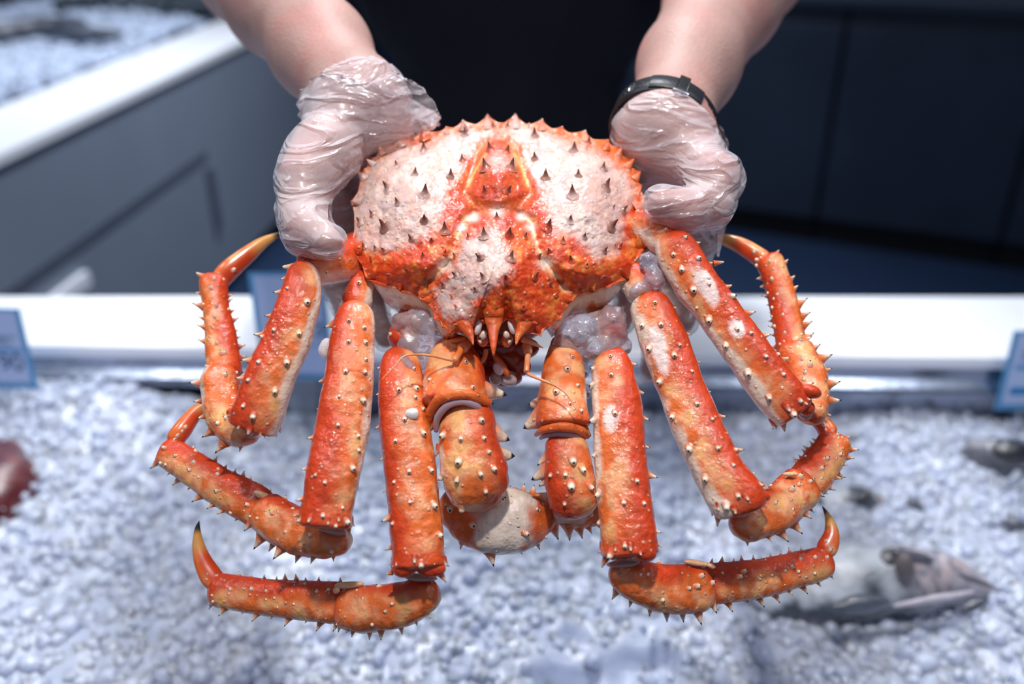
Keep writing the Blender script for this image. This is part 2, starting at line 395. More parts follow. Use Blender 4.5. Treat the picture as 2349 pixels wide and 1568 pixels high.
# ------------------------------------------------------------ crushed ice
def icos(sub=1):
    import bmesh
    bm = bmesh.new(); bmesh.ops.create_icosphere(bm, subdivisions=sub, radius=1)
    v = np.array([x.co[:] for x in bm.verts]); f = np.array([[a.index for a in q.verts] for q in bm.faces]); bm.free(); return v, f
IV, IF = icos(2)
rng = np.random.default_rng(7)
def lumps(name, xy, zf, size, colr, mt, parent=None, base=()):
    var = []
    for k in range(12):
        d = 1 + .34 * fbm(IV * 1.1 + k * 9.3, 2, k); v = IV * d[:, None]; var.append(v)
    n = len(xy); V = np.zeros((n, len(IV), 3)); C = np.zeros((n, len(IV), 3))
    for i in range(n):
        s = size * rng.choice([.55, .8, 1.0, 1.25, 1.7], p=[.25, .3, .25, .14, .06]); A = rng.normal(size=(3, 3)); q, _ = np.linalg.qr(A)
        v = (var[rng.integers(12)] * [1, rng.uniform(.6, 1), rng.uniform(.6, .95)]) @ q.T * s
        z = zf(xy[i, 0], xy[i, 1]) + rng.uniform(-.6, .3) * size
        V[i] = v + [xy[i, 0], xy[i, 1], z]; C[i] = np.asarray(colr) * rng.uniform(.82, 1.05)
    fc = (IF[None] + (np.arange(n) * len(IV))[:, None, None]).reshape(-1, 3)
    g = Geo(); g.add(V.reshape(-1, 3), [fc], C.reshape(-1, 3))
    for bv_, bf_ in base: g.add(bv_, [bf_], np.asarray(colr) * .9)
    return g.build(name, mt, parent)
def ice_z(x, y):
    z = Z(-.690) + .012 * float(noise(np.array([x * 9, y * 9, 0.]), 3))
    z += .058 * float(sm(-.30, -.66, x) * sm(.72, 1.02, y)) + .018 * float(sm(.98, 1.06, y))
    z -= .026 * float(sm(.35, .8, np.exp(-(((x - .105) / .075)**2 + ((y - .64) / .045)**2)) + .55 * noise(np.array([x * 32, y * 32, 1.]), 13)))
    return z
gx, gy = np.meshgrid(np.arange(-1.1, 1.1, .0128), np.arange(.42, 1.075, .0128))
xy = np.stack([gx.ravel(), gy.ravel()], -1) + rng.uniform(-.006, .006, (gx.size, 2))
pit = 1.25 * np.exp(-(((xy[:, 0] - .10) / .075)**2 + ((xy[:, 1] - .65) / .055)**2)) + .25 * noise(np.c_[xy * 25, np.zeros(len(xy))], 5)
keep = rng.uniform(0, 1, len(xy)) > pit * .75
bx, by = np.meshgrid(np.linspace(-1.16, 1.4, 380), np.linspace(.37, 1.082, 115), indexing='ij')
bz = np.array([[ice_z(a, b) for a, b in zip(r1, r2)] for r1, r2 in zip(bx, by)])
bz += .005 * fbm(np.stack([bx * 70, by * 70, bx * 0], -1), 3, 77) - .001
ice_o = lumps('crushed_ice', xy[keep], ice_z, .0080, (.60, .66, .82), M['ice'], None, [(np.stack([bx, by, bz], -1), grid_faces(380, 115, False))])
tag(ice_o, 'bed of crushed ice in the counter tray below the crab', 'ice', kind='stuff')
# ------------------------------------------------------------ the crab
RED = np.array([.60, .048, .005]); ORG = np.array([.76, .145, .022]); PEA = np.array([.86, .40, .20])
CRM = np.array([.84, .66, .52]); YEL = np.array([.86, .40, .10]); LIL = np.array([.80, .62, .56])
crab = empty('king_crab')
tag(crab, 'large cooked orange-red king crab held in both gloved hands', 'crab')
Zs = dict(c=(780, 240, 1928 / 750), a=(340, 480, 1460 / 540), b=(340, 900, 1882 / 720), d=(840, 700, 1620 / 620), e=(1340, 880, 1792 / 640), f=(1420, 500, 1568 / 560))
def zz(k, x, y): a = Zs[k]; return a[0] + x / a[2], a[1] + y / a[2]

def segcol(rs=1, cream=-.72, red=.15, belly=-.25, seed=0, sc=45, tipdark=None, patch=None, redness=0.0):
    def f(pos, t, ct, sn):
        nn = fbm(pos * sc, 3, seed); n2 = fbm(pos * sc * 2.7, 3, seed + 9)
        s = ct * rs + .35 * nn
        c = mixc(np.broadcast_to(ORG, pos.shape), PEA, sm(.1, .9, .5 + n2 * .7 - .35 * np.abs(s + .2)))
        c = mixc(c, YEL, .7 * sm(.25, .8, n2 + .2 * nn))
        c = mixc(c, RED, sm(red - .45, red + .35, s + redness))
        c = mixc(c, RED, .8 * (sm(.86, .97, t) + sm(.1, .0, t)))
        c = mixc(c, CRM, sm(cream + .22, cream - .08, s))
        c = mixc(c, CRM * [1, .88, .76], .8 * sm(belly, belly - .5, sn + .2 * nn))
        if patch is not None:
            for (px, py, rx, ry, rot) in patch:
                q = np.array([0., 0, 0]); rel = pos - CAMP
                dd = rel @ VDIR; u = rel[..., 0] / dd * F + W / 2; v = H / 2 - (rel @ np.array([0, ST, CT])) / dd * F
                a = math.radians(rot); du = (u - px); dv = (v - py)
                e = np.hypot((du * math.cos(a) + dv * math.sin(a)) / rx, (-du * math.sin(a) + dv * math.cos(a)) / ry) + .25 * n2
                c = mixc(c, [.90, .72, .66], .9 * sm(1.1, .7, e))
        if tipdark is not None:
            c = mixc(c, YEL * .8, sm(tipdark - .35, tipdark - .1, t)); c = mixc(c, DARK, sm(tipdark, tipdark + .1, t))
        return c
    return f
def px_of(p):
    rel = p - CAMP; d = rel @ VDIR
    return rel[0] / d * F + W / 2, H / 2 - (rel @ np.array([0, ST, CT])) / d * F, d
def face_spines(g, pts, down=.45, c0=RED, prof=SPR, cc=SPC, **kw):
    bv = g.bvh(); T = g.frame[1]; pos = g.frame[0]; AV, _, AC = g.arrays()
    for p in pts:
        x, y = zz(p[0], p[1], p[2]); s = p[3]
        dr = Vector(nrm(P(x, y, 1) - CAMP)); hit = bv.ray_cast(Vector(CAMP), dr)
        if hit[0] is None: continue
        hp = np.array(hit[0]); n = np.array(hit[1])
        if n @ np.array(dr) > 0: n = -n
        k = np.argmin(np.linalg.norm(pos - hp, axis=1)); d = np.linalg.norm(hp - CAMP)
        ss = s * d / F
        dd = nrm(n * 1.0 + T[k] * down)
        lc = AC[np.argmin(np.linalg.norm(AV - hp, axis=1))]
        spine(g, hp - dd * ss * .5, dd, ss, prof, cc, lc * .55 + c0 * .45, **kw)
def edge_spines(g, side, ts, size, ln=2.4, fwd=.35, jit=.5, c0=None, seed=1, cam=0.0):
    pos, T, S, N, rm, ratio, L = g.frame; r = np.random.default_rng(seed + len(ts)); n = len(pos)
    for t in ts:
        t = min(max(t + r.uniform(-.015, .015), .02), .98); k = int(t * (n - 1))
        al = cam + r.uniform(-.25, .25)
        dr = nrm(S[k] * side * math.cos(al) + N[k] * math.sin(al) + T[k] * fwd)
        s = size * r.uniform(1 - jit, 1 + jit) * np.linalg.norm(pos[k] - CAMP) / F
        base = pos[k] + (S[k] * side * math.cos(al) + N[k] * math.sin(al) * ratio) * rm[k] * .93
        spine(g, base, dr, s, LONG, LONC, ORG if c0 is None else c0, length=s * ln, m=9)
def tip_spine(g, bx, by, tx, ty, d, wpx, d2=None, c0=ORG):
    a = P(bx, by, d); b = P(tx, ty, d if d2 is None else d2)
    spine(g, a, b - a, wpx / 2 * d / F, TIPP, LONC, c0, length=np.linalg.norm(b - a), m=14)
def rows(g, rnd, n, size, t0=.08, t1=.95, a0=20, a1=160, ln=2.0, c0=ORG):
    """scattered tubercles on the face turned to the viewer"""
    pos, T, S, N, rm, ratio, L = g.frame; r = np.random.default_rng(rnd); m = len(pos)
    for i in range(n):
        t = t0 + (t1 - t0) * (i + r.uniform(.2, .8)) / n; k = int(t * (m - 1)); a = math.radians(r.uniform(a0, a1))
        o = S[k] * math.cos(a) + N[k] * math.sin(a)
        base = pos[k] + (S[k] * math.cos(a) + N[k] * math.sin(a) * ratio) * rm[k] * .97
        s = size * r.uniform(.6, 1.3) * np.linalg.norm(base - CAMP) / F
        spine(g, base - o * s * .5, nrm(o + T[k] * .5), s, SPR, SPC, c0, m=9)
lin = lambda a, b, n: list(np.linspace(a, b, n))

def leg(name, ischium, merus, carpus, propodus, dactyl, rs, face, inner, seed, patch=None, lobes=(), membrane=None, tips=(), cream=-.72, edge=(.12, .9, 7), iedge=None, pro_in=-1, flaps=()):
    """walking leg: thigh mesh with the wrist, hand and tip segments as its own children"""
    g = limb(merus, segcol(rs, seed=seed, patch=patch, cream=cream), n=110, m=56, cap0=.7, cap1=.12, seed=seed, lump=.05, ratio=.82, sq=2.6)
    if ischium is not None:
        h = limb(ischium, segcol(rs, seed=seed + 3, cream=-.5), n=40, m=36, seed=seed + 3, lump=.05)
    fr = g.frame
    if face: face_spines(g, face)
    edge_spines(g, rs, lin(*edge), 7.5, ln=2.6, seed=seed)
    if iedge: edge_spines(g, -rs, lin(*iedge), 5, ln=2.2, seed=seed + 1)
    pos_, T_, S_, N_, rm_, ra_, L_ = fr; rq = np.random.default_rng(seed + 40)
    for a in (-5, 30, 62, 95, 128, 158, 187):
        a = math.radians(a + rq.uniform(-12, 12)); kk = int(len(pos_) * rq.uniform(.93, .965)); o = S_[kk] * math.cos(a) + N_[kk] * math.sin(a)
        b0 = pos_[kk] + (S_[kk] * math.cos(a) + N_[kk] * math.sin(a) * ra_) * rm_[kk] * .96; ss = rq.uniform(4, 8.5) * np.linalg.norm(b0 - CAMP) / F
        spine(g, b0, o * .7 + T_[kk] * .8, ss, LONG, LONC, RED, length=ss * 2.3, m=10)
    for b in lobes: blob(g, b[0], b[1], b[2] if len(b) > 2 else RED, seed=seed)
    for t in tips: tip_spine(g, *t)
    L = g.build(name, M['shell'], crab)
    if ischium is not None:
        rows(h, seed, 4, 4.5); h.build('hip_segment', M['shell'], L)
    if membrane:
        q = Geo(); mb = membrane[1]; blob(q, (membrane[0][0], membrane[0][1] - 8, membrane[0][2] + .006), (mb[0] * .8, mb[1], *mb[2:]), (.50, .30, .26), amp=.15, seed=seed); q.build('joint_membrane', M['smooth'], L)
    g = limb(carpus, segcol(rs, seed=seed + 5, cream=-1.1, red=.5), n=60, m=44, seed=seed + 5, lump=.09, ratio=.85, sq=2.5)
    edge_spines(g, pro_in, lin(.18, .95, 7), 9.5, ln=2.5, seed=seed + 5, fwd=.1)
    edge_spines(g, -pro_in, [.45, .8], 5, ln=2, seed=seed + 6)
    for b in flaps: blob(g, (b[0][0], b[0][1] + 1, b[0][2] + .004), b[1], (.84, .50, .28), amp=.2, seed=seed)
    rows(g, seed + 7, 11, 5.2); g.build('wrist_segment', M['shell'], L)
    g = limb(propodus, segcol(rs, seed=seed + 8, cream=-1.2, red=.25, redness=.15), n=70, m=40, seed=seed + 8, lump=.05, ratio=.8)
    edge_spines(g, pro_in, lin(.08, .95, 9), 6.5, ln=2.7, seed=seed + 9, fwd=.4)
    edge_spines(g, -pro_in, lin(.1, .8, 10), 5, ln=2.4, c0=RED, seed=seed + 10, fwd=.2)
    rows(g, seed + 11, 10, 4.2); rows(g, seed + 12, 8, 3.6, a0=60, a1=120); g.build('lower_segment', M['shell'], L)
    g = limb(dactyl, segcol(rs, seed=seed + 13, cream=-1.4, red=-.2, tipdark=.80), n=50, m=28, seed=seed + 13, lump=.02, ratio=.8, cap1=.1)
    rows(g, seed + 14, 4, 4.0, t0=.05, t1=.3, a0=60, a1=120)
    g.build('leg_tip', M['smooth'], L)
    return L

leg('walking_leg',
    [(880, 552, .668, 100), (800, 592, .61, 98), (722, 615, .585, 84), (672, 612, .577, 44)],
    [(692, 600, .575, 56), (693, 660, .568, 88), (672, 740, .56, 104), (640, 820, .553, 112), (612, 890, .548, 114), (592, 945, .545, 118), (578, 985, .546, 112)],
    [(585, 985, .562, 60), (540, 978, .578, 92), (512, 930, .592, 92), (505, 880, .60, 86), (512, 836, .607, 70)],
    [(517, 880, .612, 80), (510, 800, .625, 74), (500, 730, .635, 62), (492, 680, .64, 60), (490, 645, .645, 64), (492, 632, .648, 50)],
    [(498, 655, .648, 40), (520, 625, .65, 48), (560, 590, .655, 40), (600, 558, .66, 27), (640, 537, .665, 10), (655, 530, .667, 3)],
    -1, [('a', 985, 575, 8), ('a', 780, 748, 5), ('a', 710, 790, 5), ('a', 935, 770, 6), ('a', 858, 950, 8), ('a', 685, 948, 5.5), ('a', 620, 1060, 5), ('a', 785, 1130, 7), ('a', 590, 1220, 5), ('a', 650, 1285, 7), ('a', 862, 490, 4), ('a', 875, 1320, 4)],
    1, 11, lobes=[((545, 948, .55), (26, 14, 20, 10)), ((575, 975, .553), (16, 26, 18, 15))], membrane=((578, 1000, .558), (38, 14, 20, -20)),
    tips=[(608, 978, 607, 1004, .548, 20), (690, 612, 643, 612, .575, 32), (700, 600, 676, 583, .58, 20)], cream=-.62, pro_in=1)
leg('walking_leg',
    [(905, 590, .65, 60), (850, 628, .612, 50), (826, 662, .597, 60), (814, 715, .592, 84)],
    [(812, 690, .587, 60), (812, 740, .58, 96), (806, 800, .572, 106), (797, 900, .56, 118), (782, 1000, .55, 126), (764, 1090, .54, 124), (751, 1160, .535, 118), (744, 1215, .532, 124)],
    [(790, 1215, .548, 60), (765, 1235, .553, 85), (700, 1222, .563, 104), (640, 1195, .572, 102), (585, 1163, .58, 90)],
    [(620, 1180, .58, 92), (560, 1145, .587, 92), (490, 1105, .595, 84), (430, 1065, .603, 76), (385, 1037, .61, 72), (370, 1030, .612, 60)],
    [(392, 1020, .612, 40), (415, 990, .615, 44), (445, 950, .622, 34), (470, 930, .626, 26), (500, 905, .63, 12), (515, 893, .63, 3)],
    -1, [('a', 1245, 690, 5), ('a', 1340, 735, 5.5), ('a', 1243, 820, 5.5), ('a', 1348, 825, 5.5), ('a', 1225, 1005, 6), ('a', 1345, 1010, 5.5), ('a', 1350, 930, 4.5), ('a', 1185, 1160, 4), ('a', 1332, 1185, 8), ('a', 1178, 1338, 5), ('a', 1302, 1405, 5), ('a', 1305, 1495, 5),
         ('b', 1225, 455, 8), ('b', 1060, 540, 5), ('b', 1003, 495, 4), ('b', 1265, 350, 4.5), ('b', 1165, 690, 4), ('b', 1048, 740, 5.5), ('b', 1190, 775, 7.5), ('b', 1125, 800, 4)],
    1, 31, lobes=[((724, 1188, .532), (26, 20, 18)), ((775, 1196, .534), (30, 20, 18))], membrane=((760, 1222, .54), (44, 10, 20, 14)),
    tips=[(800, 1212, 802, 1230, .533, 14), (690, 1180, 670, 1183, .535, 14)], flaps=[((612, 1140, .572), (30, 9, 12, 25)), ((575, 1142, .575), (12, 7, 10, 0))], cream=-1.0, pro_in=1)
leg('walking_leg',
    [(960, 700, .62, 60), (930, 760, .60, 70), (918, 800, .592, 74)],
    [(915, 795, .59, 50), (918, 835, .583, 88), (921, 880, .576, 104), (928, 960, .566, 115), (940, 1060, .556, 117), (950, 1160, .547, 117), (957, 1250, .54, 120), (960, 1310, .536, 130)],
    [(1000, 1335, .552, 50), (965, 1365, .553, 88), (900, 1388, .558, 102), (830, 1395, .565, 108), (775, 1390, .572, 104)],
    [(805, 1385, .572, 98), (720, 1378, .58, 92), (640, 1372, .588, 84), (560, 1362, .595, 80), (500, 1352, .60, 76), (482, 1350, .602, 60)],
    [(508, 1345, .60, 40), (485, 1322, .602, 50), (465, 1285, .604, 40), (455, 1248, .606, 27), (453, 1215, .607, 14), (457, 1193, .608, 2)],
    -1, [('d', 285, 378, 5), ('d', 198, 508, 6.5), ('d', 300, 498, 7), ('d', 295, 552, 5), ('d', 230, 682, 6), ('d', 340, 620, 5), ('d', 342, 768, 7.5), ('d', 176, 812, 5), ('d', 258, 996, 6), ('d', 388, 988, 6), ('d', 168, 1060, 4.5), ('d', 262, 1180, 4.5), ('d', 405, 1200, 8), ('d', 160, 1308, 4.5), ('d', 440, 1378, 7), ('d', 330, 1558, 6.5),
         ('b', 1636, 1038, 6), ('b', 1730, 1068, 8), ('b', 1668, 1105, 4.5)],
    1, 51, lobes=[((927, 1300, .531), (30, 24, 20)), ((988, 1303, .532), (34, 20, 18))], membrane=((965, 1332, .542), (50, 8, 22, 4)),
    tips=[(1008, 1312, 1024, 1336, .534, 22), (900, 1312, 884, 1318, .536, 16)], flaps=[((800, 1340, .560), (36, 9, 12, -3)), ((772, 1352, .558), (9, 8, 8, -30))], cream=-1.3, iedge=(.2, .9, 5), pro_in=1)
leg('walking_leg',
    [(1360, 700, .62, 60), (1392, 760, .60, 70), (1403, 800, .592, 74)],
    [(1403, 795, .59, 50), (1404, 835, .583, 86), (1408, 880, .576, 104), (1417, 960, .566, 116), (1425, 1060, .556, 120), (1433, 1150, .547, 122), (1441, 1230, .54, 128), (1446, 1280, .537, 132)],
    [(1405, 1290, .552, 50), (1445, 1322, .553, 92), (1510, 1345, .558, 106), (1575, 1348, .565, 110), (1630, 1340, .572, 102)],
    [(1605, 1340, .572, 96), (1700, 1332, .58, 90), (1770, 1320, .588, 84), (1840, 1303, .595, 78), (1890, 1288, .60, 70), (1908, 1283, .602, 50)],
    [(1885, 1275, .60, 44), (1900, 1250, .602, 46), (1907, 1225, .604, 36), (1904, 1200, .606, 24), (1896, 1178, .607, 12), (1886, 1160, .608, 2)],
    1, [('e', 55, 12, 7), ('e', 198, 190, 6.5), ('e', 68, 235, 9), ('e', 70, 460, 5.5), ('e', 95, 710, 8), ('e', 255, 765, 6), ('e', 340, 625, 5), ('e', 385, 770, 5), ('e', 102, 890, 6), ('e', 262, 1042, 6), ('e', 168, 1100, 7.5), ('d', 1365, 378, 6), ('d', 1470, 418, 5.5), ('d', 1360, 475, 7), ('d', 1465, 305, 5)],
    -1, 71, lobes=[((1478, 1266, .530), (30, 22, 20, 10)), ((1420, 1266, .533), (34, 20, 18))], membrane=((1430, 1300, .542), (48, 8, 22, -4)),
    tips=[(1390, 1280, 1380, 1302, .536, 20), (1500, 1240, 1518, 1256, .536, 16)], flaps=[((1600, 1290, .558), (34, 8, 12, 8)), ((1630, 1296, .556), (12, 6, 8, 20))], patch=[(1400, 960, 18, 32, 0)], cream=-.9)
leg('walking_leg',
    [(1420, 610, .612, 60), (1465, 650, .596, 80), (1490, 695, .59, 92)],
    [(1478, 668, .59, 60), (1492, 705, .586, 96), (1518, 770, .578, 108), (1548, 850, .57, 112), (1580, 930, .56, 112), (1615, 1010, .55, 116), (1652, 1085, .542, 120), (1690, 1145, .536, 128), (1702, 1170, .536, 116)],
    [(1675, 1190, .548, 50), (1718, 1195, .553, 90), (1775, 1170, .562, 104), (1825, 1130, .572, 98), (1858, 1098, .578, 88)],
    [(1835, 1122, .576, 96), (1870, 1080, .585, 90), (1900, 1040, .592, 82), (1914, 1010, .598, 74), (1918, 992, .60, 60)],
    [(1908, 1005, .60, 46), (1890, 975, .604, 42), (1870, 955, .607, 36), (1850, 930, .61, 28), (1838, 905, .613, 16), (1830, 890, .615, 4)],
    1, [('f', 232, 543, 5), ('f', 152, 692, 6.5), ('f', 270, 685, 6.5), ('f', 195, 838, 8), ('f', 355, 882, 7), ('f', 265, 1050, 8.5), ('f', 390, 815, 4), ('f', 470, 985, 4), ('f', 347, 1275, 6.5), ('f', 502, 1195, 5.5), ('f', 600, 1292, 4.5), ('f', 452, 1480, 8), ('f', 638, 1478, 5),
        ('e', 568, 212, 6.5), ('e', 725, 130, 5.5), ('e', 680, 420, 8.5), ('e', 860, 415, 5.5), ('e', 970, 425, 5), ('e', 960, 525, 4.5), ('e', 780, 610, 7.5), ('e', 990, 722, 6), ('e', 915, 790, 8)],
    -1, 91, lobes=[((1735, 1135, .532), (34, 16, 22, 10)), ((1690, 1160, .53), (32, 24, 22, 30))], membrane=((1700, 1183, .545), (44, 9, 20, 35)),
    tips=[(1648, 1180, 1645, 1208, .54, 22), (1745, 1110, 1765, 1122, .538, 16)], flaps=[((1812, 1086, .560), (20, 6, 8, 0))], patch=[(1512, 800, 20, 62, -15), (1432, 1500, 1, 1, 0)], cream=-.62)
leg('walking_leg',
    [(1450, 500, .612, 60), (1505, 530, .60, 80), (1545, 562, .592, 90)],
    [(1528, 535, .592, 60), (1552, 578, .586, 98), (1595, 645, .578, 104), (1652, 722, .57, 102), (1702, 790, .562, 104), (1752, 858, .556, 108), (1800, 920, .552, 108), (1828, 955, .55, 92)],
    [(1855, 965, .562, 60), (1862, 920, .575, 74), (1848, 860, .588, 92), (1828, 812, .597, 86), (1815, 780, .602, 70)],
    [(1822, 830, .602, 76), (1812, 765, .612, 68), (1800, 705, .622, 66), (1783, 643, .63, 60), (1765, 600, .638, 62), (1756, 584, .64, 44)],
    [(1762, 602, .64, 44), (1740, 588, .645, 42), (1705, 566, .65, 38), (1672, 552, .655, 30), (1640, 545, .66, 16), (1622, 542, .66, 4)],
    1, [('f', 430, 125, 5), ('f', 350, 235, 5.5), ('f', 512, 260, 6.5), ('f', 405, 332, 7), ('f', 480, 460, 8.5), ('f', 580, 425, 4), ('f', 728, 503, 7), ('f', 580, 655, 8), ('f', 500, 575, 4), ('f', 762, 715, 5), ('f', 848, 740, 5), ('f', 688, 822, 6.5), ('f', 832, 1000, 8), ('f', 945, 890, 5), ('f', 1020, 875, 4.5), ('f', 1057, 1005, 5), ('f', 965, 1155, 6.5), ('f', 1165, 1175, 5.5), ('f', 1120, 1258, 8)],
    -1, 111, lobes=[((1860, 898, .545), (26, 16, 20, 20)), ((1850, 935, .55), (20, 20, 20))], membrane=((1848, 950, .556), (22, 22, 16)),
    tips=[(1795, 965, 1800, 990, .552, 24), (1636, 604, 1664, 600, .586, 18)], flaps=[((1822, 790, .592), (8, 20, 10, 20))], patch=[(1615, 650, 22, 52, -32), (1690, 755, 18, 26, -30)], cream=-.5)

# claws
def claw(name, merus, carpus, hand, seed, rs, tipsM, tipsC, tipsH, faceM, faceC, membrane, rimp, dark):
    g = limb(merus, segcol(rs, seed=seed, cream=-1.2, red=.8), n=70, m=60, cap0=.7, cap1=.12, lump=.05, seed=seed, ratio=.8)
    face_spines(g, faceM)
    for t in tipsM: tip_spine(g, *t)
    def tube(gg, st, colr):
        h = limb(st, lambda pos, t, ct, sn: mixc(np.broadcast_to(colr, pos.shape), RED, .35 * sm(0, 1, fbm(pos * 80, 2, 5))) if colr is ORG else np.broadcast_to(colr, pos.shape), n=50, m=24, lump=.08, ratio=1, nz=120); v, f, c = h.arrays(); gg.add(v, f, c)
    for b in rimp: tube(g, b, ORG)
    L = g.build(name, M['shell'], crab)
    q = Geo()
    for mb in membrane: tube(q, mb, (.42, .27, .31))
    q.build('joint_membrane', M['smooth'], L)
    g = limb(carpus, segcol(rs, seed=seed + 2, cream=-1.2, red=.55, redness=dark), n=80, m=60, cap0=.4, cap1=.7, lump=.07, seed=seed + 2, ratio=.8)
    face_spines(g, faceC)
    for t in tipsC: tip_spine(g, *t)
    g.build('wrist_segment', M['shell'], L)
    def hc(pos, t, ct, sn):
        nn = fbm(pos * 40, 3, seed + 4)
        c = mixc(np.broadcast_to(ORG, pos.shape), RED, .6 * sm(-.4, .5, nn))
        return mixc(c, [.76, .62, .51], sm(.05, .45, nn + .5 - 1.6 * np.abs(t - .42) - .25 * sm(.0, 1, -ct * rs)))
    g = limb(hand, hc, n=80, m=56, lump=.08, seed=seed + 4, ratio=.75)
    rows(g, seed + 5, 14, 6.5, a0=25, a1=155); edge_spines(g, 1, lin(.1, .9, 9), 9, 2.4, seed=seed); edge_spines(g, -1, lin(.3, .95, 5), 10, 2.4, seed=seed)
    for t in tipsH: tip_spine(g, *t)
    g.build('pincer', M['shell'], L)
    return L
claw('claw',
     [(1035, 775, .605, 60), (1040, 820, .59, 116), (1044, 870, .577, 142), (1040, 925, .566, 150), (1036, 948, .562, 146)],
     [(1062, 930, .572, 96), (1070, 965, .563, 128), (1076, 1030, .556, 140), (1088, 1090, .553, 150), (1098, 1140, .556, 136), (1100, 1160, .56, 110)],
     [(1030, 1120, .59, 50), (1062, 1170, .583, 112), (1125, 1198, .577, 138), (1190, 1192, .578, 140), (1240, 1185, .586, 92), (1278, 1182, .594, 30)],
     211, 1,
     [(1085, 893, 1164, 906, .572, 80), (1080, 925, 1134, 925, .566, 54), (1000, 960, 975, 996, .565, 44), (1080, 840, 1110, 832, .578, 30)],
     [(1105, 982, 1170, 1010, .566, 84), (1108, 1038, 1182, 1046, .563, 88), (1130, 1110, 1162, 1143, .56, 34), (1010, 1020, 998, 1048, .56, 24), (1055, 1140, 1060, 1168, .56, 26)],
     [(1225, 1150, 1262, 1130, .585, 50), (1185, 1135, 1235, 1145, .58, 36), (1250, 1200, 1282, 1192, .59, 40)],
     [('d', 505, 537, 6), ('d', 418, 552, 4), ('d', 380, 446, 4), ('d', 638, 492, 6), ('d', 598, 342, 6)],
     [('d', 465, 778, 9), ('d', 568, 800, 6), ('d', 705, 797, 6), ('d', 690, 690, 8), ('d', 555, 938, 10), ('d', 735, 880, 5.5), ('d', 545, 1048, 7), ('d', 685, 1012, 6.5), ('d', 430, 890, 7), ('d', 455, 1030, 7), ('d', 765, 980, 7.5), ('d', 715, 1112, 6), ('d', 820, 1148, 10), ('d', 575, 1215, 8)],
     [[(1000, 992, .560, 10), (1004, 958, .556, 17), (1026, 930, .552, 18), (1060, 920, .551, 17), (1092, 930, .554, 18), (1108, 950, .560, 12)]],
     [[(984, 990, .566, 14), (986, 950, .560, 22), (1006, 918, .553, 24), (1040, 905, .550, 24), (1075, 905, .551, 24), (1105, 916, .556, 24), (1128, 926, .560, 12)]], .05)
claw('claw',
     [(1285, 770, .605, 36), (1292, 820, .592, 82), (1293, 880, .58, 104), (1290, 940, .57, 118), (1290, 985, .565, 124)],
     [(1292, 995, .572, 86), (1298, 1030, .566, 98), (1306, 1090, .562, 110), (1318, 1150, .562, 112), (1326, 1185, .566, 92)],
     [(1270, 1160, .582, 40), (1305, 1178, .582, 60), (1345, 1178, .59, 66), (1385, 1165, .60, 50)],
     231, -1,
     [(1245, 925, 1212, 927, .575, 54), (1255, 950, 1200, 983, .57, 80), (1335, 985, 1356, 1000, .566, 44), (1330, 950, 1350, 955, .57, 24)],
     [(1265, 1035, 1232, 1068, .566, 34), (1272, 1070, 1218, 1101, .565, 62), (1262, 1095, 1236, 1115, .565, 36), (1275, 1140, 1255, 1145, .565, 36), (1335, 1030, 1345, 1045, .566, 20)],
     [(1350, 1150, 1362, 1130, .58, 10)],
     [('d', 1205, 385, 7.5), ('d', 1140, 520, 7.5), ('d', 1268, 480, 5), ('d', 1222, 588, 4), ('d', 1288, 632, 5), ('d', 1128, 742, 7), ('d', 1205, 722, 5), ('d', 1235, 310, 5), ('d', 1110, 460, 4)],
     [('d', 1240, 935, 9), ('d', 1298, 985, 8), ('d', 1195, 1015, 5.5), ('d', 1230, 1085, 10), ('d', 1105, 1020, 5), ('d', 1345, 1090, 7), ('d', 1045, 950, 6), ('d', 1190, 1188, 5)],
     [[(1238, 1006, .570, 8), (1255, 998, .564, 13), (1290, 994, .559, 13), (1325, 1000, .562, 13), (1342, 1008, .568, 8)]],
     [[(1228, 998, .572, 10), (1250, 984, .562, 20), (1290, 978, .556, 22), (1328, 984, .560, 22), (1350, 1002, .568, 14)]], .5)

# ---- carapace
def zc(l): return np.array([zz('c', x, y) for x, y in l])
OUT = zc([(945, 112), (1110, 118), (1250, 140), (1380, 172), (1500, 205), (1600, 250), (1670, 310), (1730, 400), (1765, 500), (1778, 600), (1780, 700), (1770, 820), (1745, 900),
          (1705, 985), (1600, 1055), (1480, 1085), (1400, 1112), (1350, 1165), (1305, 1235), (1245, 1290), (1170, 1330), (1100, 1350), (1045, 1345), (1015, 1300), (985, 1265), (945, 1300), (900, 1330), (865, 1300), (840, 1268), (800, 1290), (765, 1348),
          (700, 1342), (640, 1320), (590, 1270), (545, 1205), (505, 1150), (440, 1112), (350, 1080), (230, 1045), (160, 1000), (118, 920), (92, 840), (85, 740), (84, 650), (95, 560), (115, 470), (150, 400), (195, 330), (265, 265), (360, 225), (480, 190), (620, 150), (760, 122), (860, 112)])
CC = np.array([1150., 560.])
def polar_outline(poly, na):
    th = np.arctan2(poly[:, 1] - CC[1], poly[:, 0] - CC[0]); r = np.hypot(poly[:, 1] - CC[1], poly[:, 0] - CC[0])
    o = np.argsort(th); th, r = th[o], r[o]; a = np.linspace(-np.pi, np.pi, na, endpoint=False)
    return a, np.interp(a, np.r_[th[-1] - 2 * np.pi, th, th[0] + 2 * np.pi], np.r_[r[-1], r, r[0]])
NA, NR = 1000, 150
ang_, rad_ = polar_outline(OUT, NA)
k = np.array([1, 2, 3, 2, 1.]); k /= k.sum()
rad_ = sum(k[i] * np.roll(rad_, i - 2) for i in range(5))
